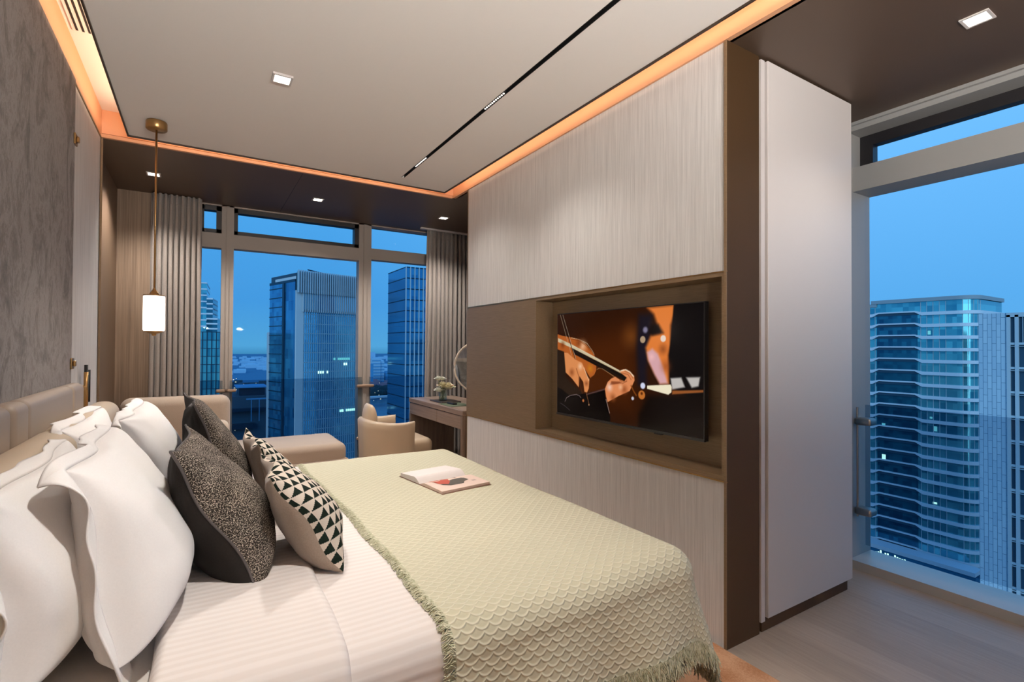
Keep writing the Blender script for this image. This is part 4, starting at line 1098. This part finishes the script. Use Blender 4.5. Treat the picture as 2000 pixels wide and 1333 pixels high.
M['far1'] = mat('far_building_haze_pale', (150, 196, 225), 0.8); M['far2'] = mat('far_building_haze_blue', (70, 150, 200), 0.8)  # pale blue of distant haze mixed into these building colours
M['far_red'] = mat('far_building_rose', (150, 130, 150), 0.8); M['far_dark'] = mat('low_building_dark', (44, 78, 100), 0.8)
M['hill'] = mat('far_hill', (40, 110, 150), 0.95); M['trees'] = mat('tree_belt', (20, 56, 66), 0.95)  # far ground colour also carries the blue of the haze

def frame2(A, Bp):
    """facade frame from ground points A -> B: returns unit direction, outward normal (to the right of the walk), length"""
    a, b = Vector((A[0], A[1], 0)), Vector((Bp[0], Bp[1], 0)); d = (b - a); L = d.length; d.normalize()
    return a, d, Vector((d.y, -d.x, 0)), L
def fbox(bm, A, d, nrm, u0, u1, n0, n1, z0, z1):
    """box in facade coordinates: u along, n outward"""
    pts = [A + d * u0 + nrm * n0, A + d * u1 + nrm * n0, A + d * u1 + nrm * n1, A + d * u0 + nrm * n1]
    extrude_poly(bm, [(p.x, p.y, z0) for p in pts], (0, 0, z1 - z0))
def wall_mesh(name, A, d, nrm, u0, u1, n, z0, z1):
    P = np.zeros((2, 2, 3)); uvs = np.zeros((2, 2, 2))
    for i, u in enumerate((u0, u1)):
        for j, z in enumerate((z0, z1)):
            p = A + d * u + nrm * n; P[i, j] = (p.x, p.y, z); uvs[i, j] = (u, z)
    return grid_mesh(name, P, uvs)
def core(bm, A, d, nrm, L, depth, z0, z1): fbox(bm, A, d, nrm, 0, L, -depth, -0.25, z0, z1)

# --- banded apartment tower seen through the right window (walk from far end to near corner: outward normal faces the room)
bt = thing('apartment_tower', 'teal glass tower with pale horizontal bands outside the right window', 'building', (190, 75, GZ))
A, d, nrm, L = frame2((184, 112), (184, 55.5))
bm = bmesh.new(); core(bm, A, d, nrm, L, 26, GZ, 13.5); obj('core', bm, M['far_dark'], bt)
obj('glass_wall', wall_mesh('glass_wall', A, d, nrm, 0, L, 0, GZ, 15.6), M['g_teal'], bt)
RC = 4.0       # rounded corner radius; corner centre
cx_, cy_ = 184 + RC, 55.5
n = 10; P = np.zeros((n + 2, 2, 3)); uvs = np.zeros((n + 2, 2, 2))
for i in range(n + 2):
    if i <= n:
        a = PI + (PI / 2) * i / n; p = (cx_ + RC * math.cos(a), cy_ + RC * math.sin(a))
    else: p = (206, cy_ - RC)
    for j, z in enumerate((GZ, 15.6)): P[i, j] = (p[0], p[1], z); uvs[i, j] = (60 + i * .7, z)
corner_path = [(P[i, 0, 0], P[i, 0, 1]) for i in range(n + 2)]
obj('corner_glass', grid_mesh('corner_glass', P, uvs), M['g_teal'], bt, True)
I0, I1 = 112 - 75.5, 112 - 64.8
bm = bmesh.new(); bmi = bmesh.new(); bmd = bmesh.new(); bmm = bmesh.new()
FLH = 3.56; z = 12.4; nfl = 0
def corner_band(bm, z0, z1, out):
    a = [(184, 55.5)] + corner_path[1:]
    inn = []; outp = []
    for i, p in enumerate(corner_path):
        if i <= n: v = Vector((p[0] - cx_, p[1] - cy_)).normalized()
        else: v = Vector((0, -1))
        outp.append((p[0] + v.x * out, p[1] + v.y * out)); inn.append(p)
    for i in range(len(inn) - 1):
        extrude_poly(bm, [(inn[i][0], inn[i][1], z0), (outp[i][0], outp[i][1], z0), (outp[i + 1][0], outp[i + 1][1], z0), (inn[i + 1][0], inn[i + 1][1], z0)], (0, 0, z1 - z0))
while z > GZ + 14:
    b0, b1 = z - 0.95, z
    fbox(bm, A, d, nrm, 0, I0 - 1.2, 0, .55, b0, b1); fbox(bm, A, d, nrm, I1 + 1.2, L, 0, .55, b0, b1); corner_band(bm, b0, b1, .55)
    # band rises and thins over the recessed balconies
    for (ua, ub) in ((I0 - 1.2, I0 + .6), (I1 + 1.2, I1 - .6)):
        p = [A + d * ua, A + d * ub]
        extrude_poly(bm, [(p[0].x, p[0].y, b0), (p[0].x, p[0].y, b1), (p[1].x, p[1].y, b1 + .45), (p[1].x, p[1].y, b1 + .05)], nrm * .55)
    fbox(bm, A, d, nrm, I0 + .6, I1 - .6, 0, .55, b1 + .05, b1 + .45)
    fbox(bmi, A, d, nrm, I0 - .2, I1 + .2, .02, .30, b1 - .7, b1 + .05)
    z -= FLH
for k in range(int(L / 1.5)):
    u = k * 1.5
    if I0 < u < I1: continue
    fbox(bmm, A, d, nrm, u - .06, u + .06, 0, .14, GZ + 12, 15.4)
for i in range(2, n + 1, 2): tube(bmm, [(corner_path[i][0], corner_path[i][1], GZ + 12), (corner_path[i][0], corner_path[i][1], 15.4)], .09, 4)
obj('spandrel_bands', bm, M['band'], bt); obj('balcony_fronts', bmi, M['far_dark'], bt); obj('mullions', bmm, M['fin'], bt)
obj('balcony_glass', wall_mesh('balcony_glass', A, d, nrm, I0, I1, .05, GZ + 12, 12.6), M['g_dark'], bt)
bm = bmesh.new(); fbox(bm, A, d, nrm, 35, L, -24, .5, 15.6, 16.7); corner_band(bm, 15.6, 16.7, .5); fbox(bm, A, d, nrm, 0, 36.5, -22, .4, 14.6, 15.6)
extrude_poly(bm, [(cx_ - .1, cy_ - RC, 15.6), (206.4, cy_ - RC - .5, 15.6), (206.4, cy_ + 8, 15.6), (184.5, cy_ + 8, 15.6)], (0, 0, 1.1))
obj('roof_slab', bm, M['roof'], bt)
rl = random.Random(3)
for k in range(16):                     # a few lit rooms
    u = rl.choice([rl.uniform(2, I0 - 3), rl.uniform(I0 + 1, I1 - 1), rl.uniform(I1 + 2, L - 3)]); fl_ = rl.randint(0, 18); zz0 = 12.4 - FLH * fl_ - FLH + .4
    bmk = bmesh.new(); w_ = rl.uniform(.4, 1.3); fbox(bmk, A, d, nrm, u, u + w_, .06, .08, zz0, zz0 + rl.uniform(.5, 1.6)); obj('lit_window', bmk, M['lit_dim'] if k % 4 else M['lit'], bt)
pd_ = thing('podium', 'bright lit podium floor at the foot of the banded tower', 'building', (182, 84, GZ))
bm = bmesh.new(); A2, d2, n2, L2 = frame2((178, 112), (178, 50)); fbox(bm, A2, d2, n2, 0, L2, -4.9, 0, GZ, -60.2); obj('block', bm, M['g_navy'], pd_)
bm = bmesh.new(); fbox(bm, A2, d2, n2, 0, L2, -4.9, .5, -60.0, -58.9); fbox(bm, A2, d2, n2, 0, L2, -4.9, .6, -64.2, -63.2); obj('cornice', bm, M['band'], pd_)
bm = bmesh.new()
for k in range(70):
    u = 3 + k * .62
    if rl.random() < .82 and not (36 < u < 38): fbox(bm, A2, d2, n2, u, u + .4, .02, .06, -62.6 + rl.uniform(0, .8), -60.9 + rl.uniform(-.4, .5))
obj('lit_shopfronts', bm, M['lit'], pd_)

# --- nearer block with tiled flank and window grid
tb = thing('tiled_block', 'blue grey tiled block with large windows at the right edge of the view', 'building', (130, 25, GZ))
A, d, nrm, L = frame2((125, 34.5), (125, 8))
bm = bmesh.new(); core(bm, A, d, nrm, L, 20, GZ, 7.6); obj('core', bm, M['far_dark'], tb)
obj('tiled_wall', wall_mesh('tiled_wall', A, d, nrm, 0, 3.9, 0, GZ, 8.0), M['tile'], tb)
A3, d3, n3, L3 = frame2((145, 34.5), (125, 34.5))
obj('tiled_wall', wall_mesh('tiled_wall', A3, d3, n3, 0, L3, 0, GZ, 8.0), M['tile'], tb)
obj('glass_wall', wall_mesh('glass_wall', A, d, nrm, 3.9, L, -.3, GZ, 7.2), M['g_navy'], tb)
bm = bmesh.new()
for k in range(18):
    z = 2.6 - k * 4.4; fbox(bm, A, d, nrm, 3.9, L, -.2, .12, z - .42, z); fbox(bm, A, d, nrm, 3.9, L, -.2, .22, z - .72, z - .62)
for u in (3.9, 5.0, 9.2, 13.4, 17.6): fbox(bm, A, d, nrm, u, u + .5, -.2, .2, GZ, 7.6)
fbox(bm, A, d, nrm, 3.9, L, -.3, .2, 7.2, 8.0); obj('concrete_frame', bm, M['conc'], tb)
bm = bmesh.new()
for k in range(40): fbox(bm, A, d, nrm, 6 + k * .3, 6.1 + k * .3, 0, .12, 2.6, 7.2)
obj('louvres', bm, M['fin'], tb)

# --- main office tower in the far window
mt_ = thing('office_tower', 'wide glass office tower with vertical fins in the middle of the far window', 'building', (45, 225, GZ))
A, d, nrm, L = frame2((32.2, 215), (62, 223.6)); TZ = 31.5
bm = bmesh.new(); fbox(bm, A, d, nrm, 0.2, L, -24, -.3, GZ, TZ - 1); obj('core', bm, M['far_dark'], mt_)
obj('glass_wall', wall_mesh('glass_wall', A, d, nrm, 3.0, L, 0, GZ, 23.5), M['g_tower'], mt_)
bm = bmesh.new(); fbox(bm, A, d, nrm, 0.0, 3.0, -3, .2, GZ, 23.5); obj('corner_pier', bm, M['conc'], mt_)
bm = bmesh.new()
k = 3.2
while k < L: fbox(bm, A, d, nrm, k, k + .22, 0, .45, GZ, 16.0); k += 0.95
obj('lower_fins', bm, M['fin_mid'], mt_)
bm = bmesh.new(); k = 2.4
while k < L: fbox(bm, A, d, nrm, k, k + .3, .45, 1.2, 15.0, 23.8); k += 0.95
obj('upper_fins', bm, M['fin'], mt_)
bm = bmesh.new(); k = 0.2
while k < L: fbox(bm, A, d, nrm, k, k + .32, .8, 1.7, 22.5, TZ); k += 0.95
obj('crown_fins', bm, M['fin'], mt_)
obj('crown_wall', wall_mesh('crown_wall', A, d, nrm, 0, L, .75, 22.6, TZ - .4), M['g_tower'], mt_)
bm = bmesh.new()
for kk in range(27): z = 14 - kk * 3.9; fbox(bm, A, d, nrm, 3.0, L, 0, .12, z, z + .3)
obj('floor_bands', bm, M['fin'], mt_)
bm = bmesh.new(); tube(bm, [A + d * 7 + Vector((0, 0, TZ + 1.4)) - nrm * 5, A + d * 16 + Vector((0, 0, TZ + .3)) - nrm * 5], .25, 6); tube(bm, [A + d * 10 + Vector((0, 0, TZ - 1)) - nrm * 5, A + d * 10 + Vector((0, 0, TZ + 1.2)) - nrm * 5], .25, 6); obj('roof_crane', bm, M['fin_dark'], mt_)
rl = random.Random(5)
for (u0, u1, z0, zz) in ((9.0, 13.5, -10.0, 1), (19.5, 23.2, -6.8, 1), (16, 23.5, -4.6, 0), (19.0, 26.0, -26.6, 1)):
    bmk = bmesh.new(); u = u0
    while u < u1:
        if rl.random() < .8: fbox(bmk, A, d, nrm, u + .25, u + .72, .02, .5, z0, z0 + 1.0)
        u += .95
    obj('lit_window', bmk, M['lit'] if zz else M['lit_dim'], mt_)
# side wing: dark flank that steps down to the left
A4, d4, n4, L4 = frame2((25.2, 238), (32.0, 215.6))
obj('flank_glass', wall_mesh('flank_glass', A4, d4, n4, 0, L4, 0.05, GZ, 27.0), M['g_navy'], mt_)
bm = bmesh.new(); fbox(bm, A4, d4, n4, 0, L4, -4, .2, 27.0, 28.0); fbox(bm, A4, d4, n4, L4 * .55, L4 * .62, 0, .5, GZ, 27)
for kk in range(24): z = 25 - kk * 3.9; fbox(bm, A4, d4, n4, 0, L4 * .5, 0, .25, z, z + .35)
obj('flank_frame', bm, M['fin_dark'], mt_)
bm = bmesh.new(); fbox(bm, A4, d4, n4, L4 * .2, L4, -3, -.2, 27.0, 29.2); obj('plant_room', bm, M['conc'], mt_)

def simple_tower(name, label, cat, A, Bp, depth, z1, wall, bandm, pitch=3.6, band=.8, fins=0, finm=None, z0=GZ):
    r = thing(name, label, cat, ((A[0] + Bp[0]) / 2, (A[1] + Bp[1]) / 2, z0)); a, d, nrm, L = frame2(A, Bp)
    bm = bmesh.new(); fbox(bm, a, d, nrm, .02, L - .02, -depth, -.05, z0, z1 - .05); obj('core', bm, wall, r)
    obj('glass_wall', wall_mesh('glass_wall', a, d, nrm, 0, L, 0, z0, z1), wall, r)
    if bandm:
        bm = bmesh.new(); z = z1
        while z > max(z0, -60): fbox(bm, a, d, nrm, -.1, L + .1, -depth, .3, z - band, z); z -= pitch
        obj('floor_bands', bm, bandm, r)
    if fins:
        bm = bmesh.new()
        for k in range(fins + 1): fbox(bm, a, d, nrm, L * k / fins - .15, L * k / fins + .15, 0, .5, z0, z1)
        obj('fins', bm, finm, r)
    return r
simple_tower('slab_block', 'narrow pale slab behind the left edge of the fin tower', 'building', (25.2, 240), (30, 240), 8, 7.2, M['conc'], None)
lt = simple_tower('stepped_tower', 'stepped striped tower seen behind the left curtain edge', 'building', (-14, 306), (2.6, 305), 30, 34, M['g_teal'], M['band'], 3.2, 0.7)
a, d, nrm, L = frame2((2.6, 305), (5.4, 304.6)); bm = bmesh.new()
for k in range(9): z = 26 - k * 2.6; fbox(bm, a, d, nrm, 0, L + (k > 3) * 2.2, -20, .1, z - .8, z); 
obj('stepped_bays', bm, M['band'], lt); bm = bmesh.new(); fbox(bm, a, d, nrm, 0, L, -19, -.1, GZ, 25.5); fbox(bm, a, d, nrm, 0, L + 2.1, -19, -.1, GZ, 15); obj('stepped_core', bm, M['g_dark'], lt)
simple_tower('glass_block', 'teal glass office block below the stepped tower at the left', 'building', (-8, 262), (7.9, 260), 30, 7.4, M['g_teal'], M['fin_dark'], 3.6, .25, 9, M['fin_dark'])
simple_tower('navy_tower', 'dark navy glass tower beside the right curtain', 'building', (62.5, 173.5), (74, 173.5), 20, 30, M['g_navy'], M['fin_dark'], 3.9, .3, 7, M['fin'])

# ground, river, bridge, trees, distant city
gd = struct('ground', B((-2500, 4500, 25, 1180, GZ - 1, GZ)), M['cityground'])
bm = bmesh.new(); extrude_poly(bm, [(110, 385, GZ), (600, 385, GZ), (700, 735, GZ), (206, 735, GZ)], (0, 0, .4))
bmesh.ops.recalc_face_normals(bm, faces=bm.faces)
wt = obj('river', bm, M['water']); tag(wt, 'blue grey river behind the armchair window pane', 'river')
obj_ = thing('bridge', 'long low road bridge crossing the river', 'bridge', (300, 640, GZ))
BA, BD, BN = Vector((165, 668, 0)), Vector((.985, .17, 0)), Vector((.17, -.985, 0))
bm = bmesh.new(); fbox(bm, BA, BD, BN, 0, 300, -6, 6, GZ + 7, GZ + 9); obj('deck', bm, M['conc'], obj_)
bm = bmesh.new()
for k in range(6): fbox(bm, BA, BD, BN, 20 + k * 45, 24 + k * 45, -5, 5, GZ + .4, GZ + 7)
obj('piers', bm, M['far_dark'], obj_)
fg = struct('far_ground', B((-4000, 7000, 1180, 5200, GZ - 1, GZ)), M['hill'])
def blob_row(bm, x0, x1, y0, y1, n, r0, r1, zb, seed):
    rnd = random.Random(seed)
    for _ in range(n):
        r = rnd.uniform(r0, r1); bmesh.ops.create_icosphere(bm, subdivisions=2, radius=r, matrix=Matrix.Translation((rnd.uniform(x0, x1), rnd.uniform(y0, y1), zb + r * .5)))
    for v in bm.verts: v.co += Vector((noise.noise(v.co * .15), noise.noise(v.co * .15 + Vector((9, 0, 0))), noise.noise(v.co * .2))) * r0 * .4
    return bm
tr = obj('tree_belt', blob_row(bmesh.new(), 225, 420, 752, 812, 240, 6, 10, GZ, 2), M['trees'], None, True); tag(tr, 'dark belt of trees along the far river bank', 'trees', kind='stuff')
# distant named towers
def far_box(name, label, x0, x1, y, dep, z1, m, cat='building', group=None, winm=None):
    r = thing(name, label, cat, ((x0 + x1) / 2, y, GZ), group); bm = B((x0, x1, y, y + dep, GZ, z1)); obj('block', bm, m, r)
    if winm:
        bm = bmesh.new(); z = z1 - 5
        while z > GZ + 4: B((x0 - .3, x1 + .3, y - .5, y, z, z + 1.3), bm=bm); z -= 6
        obj('floor_bands', bm, winm, r)
    return r
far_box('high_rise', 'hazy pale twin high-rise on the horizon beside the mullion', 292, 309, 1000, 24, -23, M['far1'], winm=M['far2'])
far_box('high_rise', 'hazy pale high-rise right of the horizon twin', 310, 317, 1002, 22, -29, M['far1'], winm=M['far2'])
far_box('high_rise', 'square haze-blue high-rise on the horizon next to the navy tower', 339, 354.5, 990, 22, -34.5, M['far2'], winm=M['far1'])
far_box('high_rise', 'low haze-blue office block on the horizon between the high-rises', 318.5, 337, 992, 22, -51, M['far2'])
far_box('high_rise', 'slim haze-blue high-rise at the edge of the right mullion', 279, 282.5, 960, 20, -32, M['far2'])
rnd = random.Random(11)
cityb = far_box('city_house', 'small rose and grey apartment house on the far river bank', 300, 307, 860, 7, GZ + 13, M['far_red'], 'building', 'small houses on the far river bank')
for k in range(44):
    c = cityb.copy(); COL.objects.link(c)
    for chd in cityb.children:
        e_ = chd.copy(); COL.objects.link(e_); e_.parent = c
    y = 832 + rnd.uniform(0, 145); x = y * rnd.uniform(.288, .375); c.location = (x, y, GZ); s_ = rnd.uniform(.7, 1.2); c.scale = (s_, 1, rnd.uniform(.6, 1.3))
# low city at the foot of the towers (left half of the far window)
rnd = random.Random(21); bm = bmesh.new()
for k in range(420):
    x = rnd.uniform(-160, 700); y = rnd.uniform(320, 1150)
    if (x > .22 * y and y < 1050) or (-80 < x < 90 and y < 530): continue
    s_ = rnd.uniform(6, 22); B((x, x + s_, y, y + s_, GZ, GZ + rnd.uniform(3, 11)), bm=bm)
lc = obj('low_city', bm, [M['far_dark']]); tag(lc, 'spread of dark low city roofs below the office towers', 'city', kind='stuff')
bm = bmesh.new()
for k in range(900):
    x = rnd.uniform(-1200, 2600); y = rnd.uniform(1500, 3600); s_ = rnd.uniform(16, 50); h_ = rnd.uniform(4, 14) if rnd.random() < .95 else rnd.uniform(14, 40)
    B((x, x + s_, y, y + 30, GZ, GZ + h_), bm=bm)
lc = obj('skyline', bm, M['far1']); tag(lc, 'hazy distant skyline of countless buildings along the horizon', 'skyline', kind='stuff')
bm = bmesh.new()
for k in range(170):
    y = rnd.uniform(330, 1100); x = y * rnd.uniform(-.05, .38); z = GZ + rnd.uniform(9, 15); s_ = rnd.uniform(.3, .8) * y / 500
    B((x, x + s_ * 1.5, y, y + .5, z, z + s_), bm=bm)
lc = obj('street_lights', bm, M['lit_warm']); tag(lc, 'scattered street and window lights among the low roofs', 'lights', kind='stuff')
# arena-like low building between the mullion and the slab
ar = thing('terraced_building', 'dark terraced low building with pale columns at the lower left of the far window', 'building', (5, 450, GZ))
obj('lower_block', B((-40, 47.5, 436, 500, GZ, -37.5)), M['far_dark'], ar); obj('terrace', B((-30, 36, 432, 436, -62, -58), (-40, 44, 430, 436, -48.5, -46.5)), M['fin_dark'], ar)
obj('upper_block', B((26, 44, 442, 470, -37.5, -31.5)), M['fin_dark'], ar); obj('roof_slab', B((24, 46, 440, 472, -31.5, -30.7)), M['far2'], ar)
bm = bmesh.new()
for x in (33.2, 38.6, 43.9): B((x, x + .45, 428, 428.5, -56, -39), bm=bm)
B((30, 46.5, 427.8, 429, -39.6, -38.6), bm=bm); obj('colonnade', bm, M['far2'], ar)
# fresh plane-tree crowns and roofs at its foot
tp = obj('street_trees', blob_row(bmesh.new(), 5, 70, 340, 410, 120, 2.0, 4.2, GZ + 3, 9), M['trees'], None, True); tag(tp, 'dark tree crowns between the roofs in front of the terraced building', 'trees', kind='stuff')
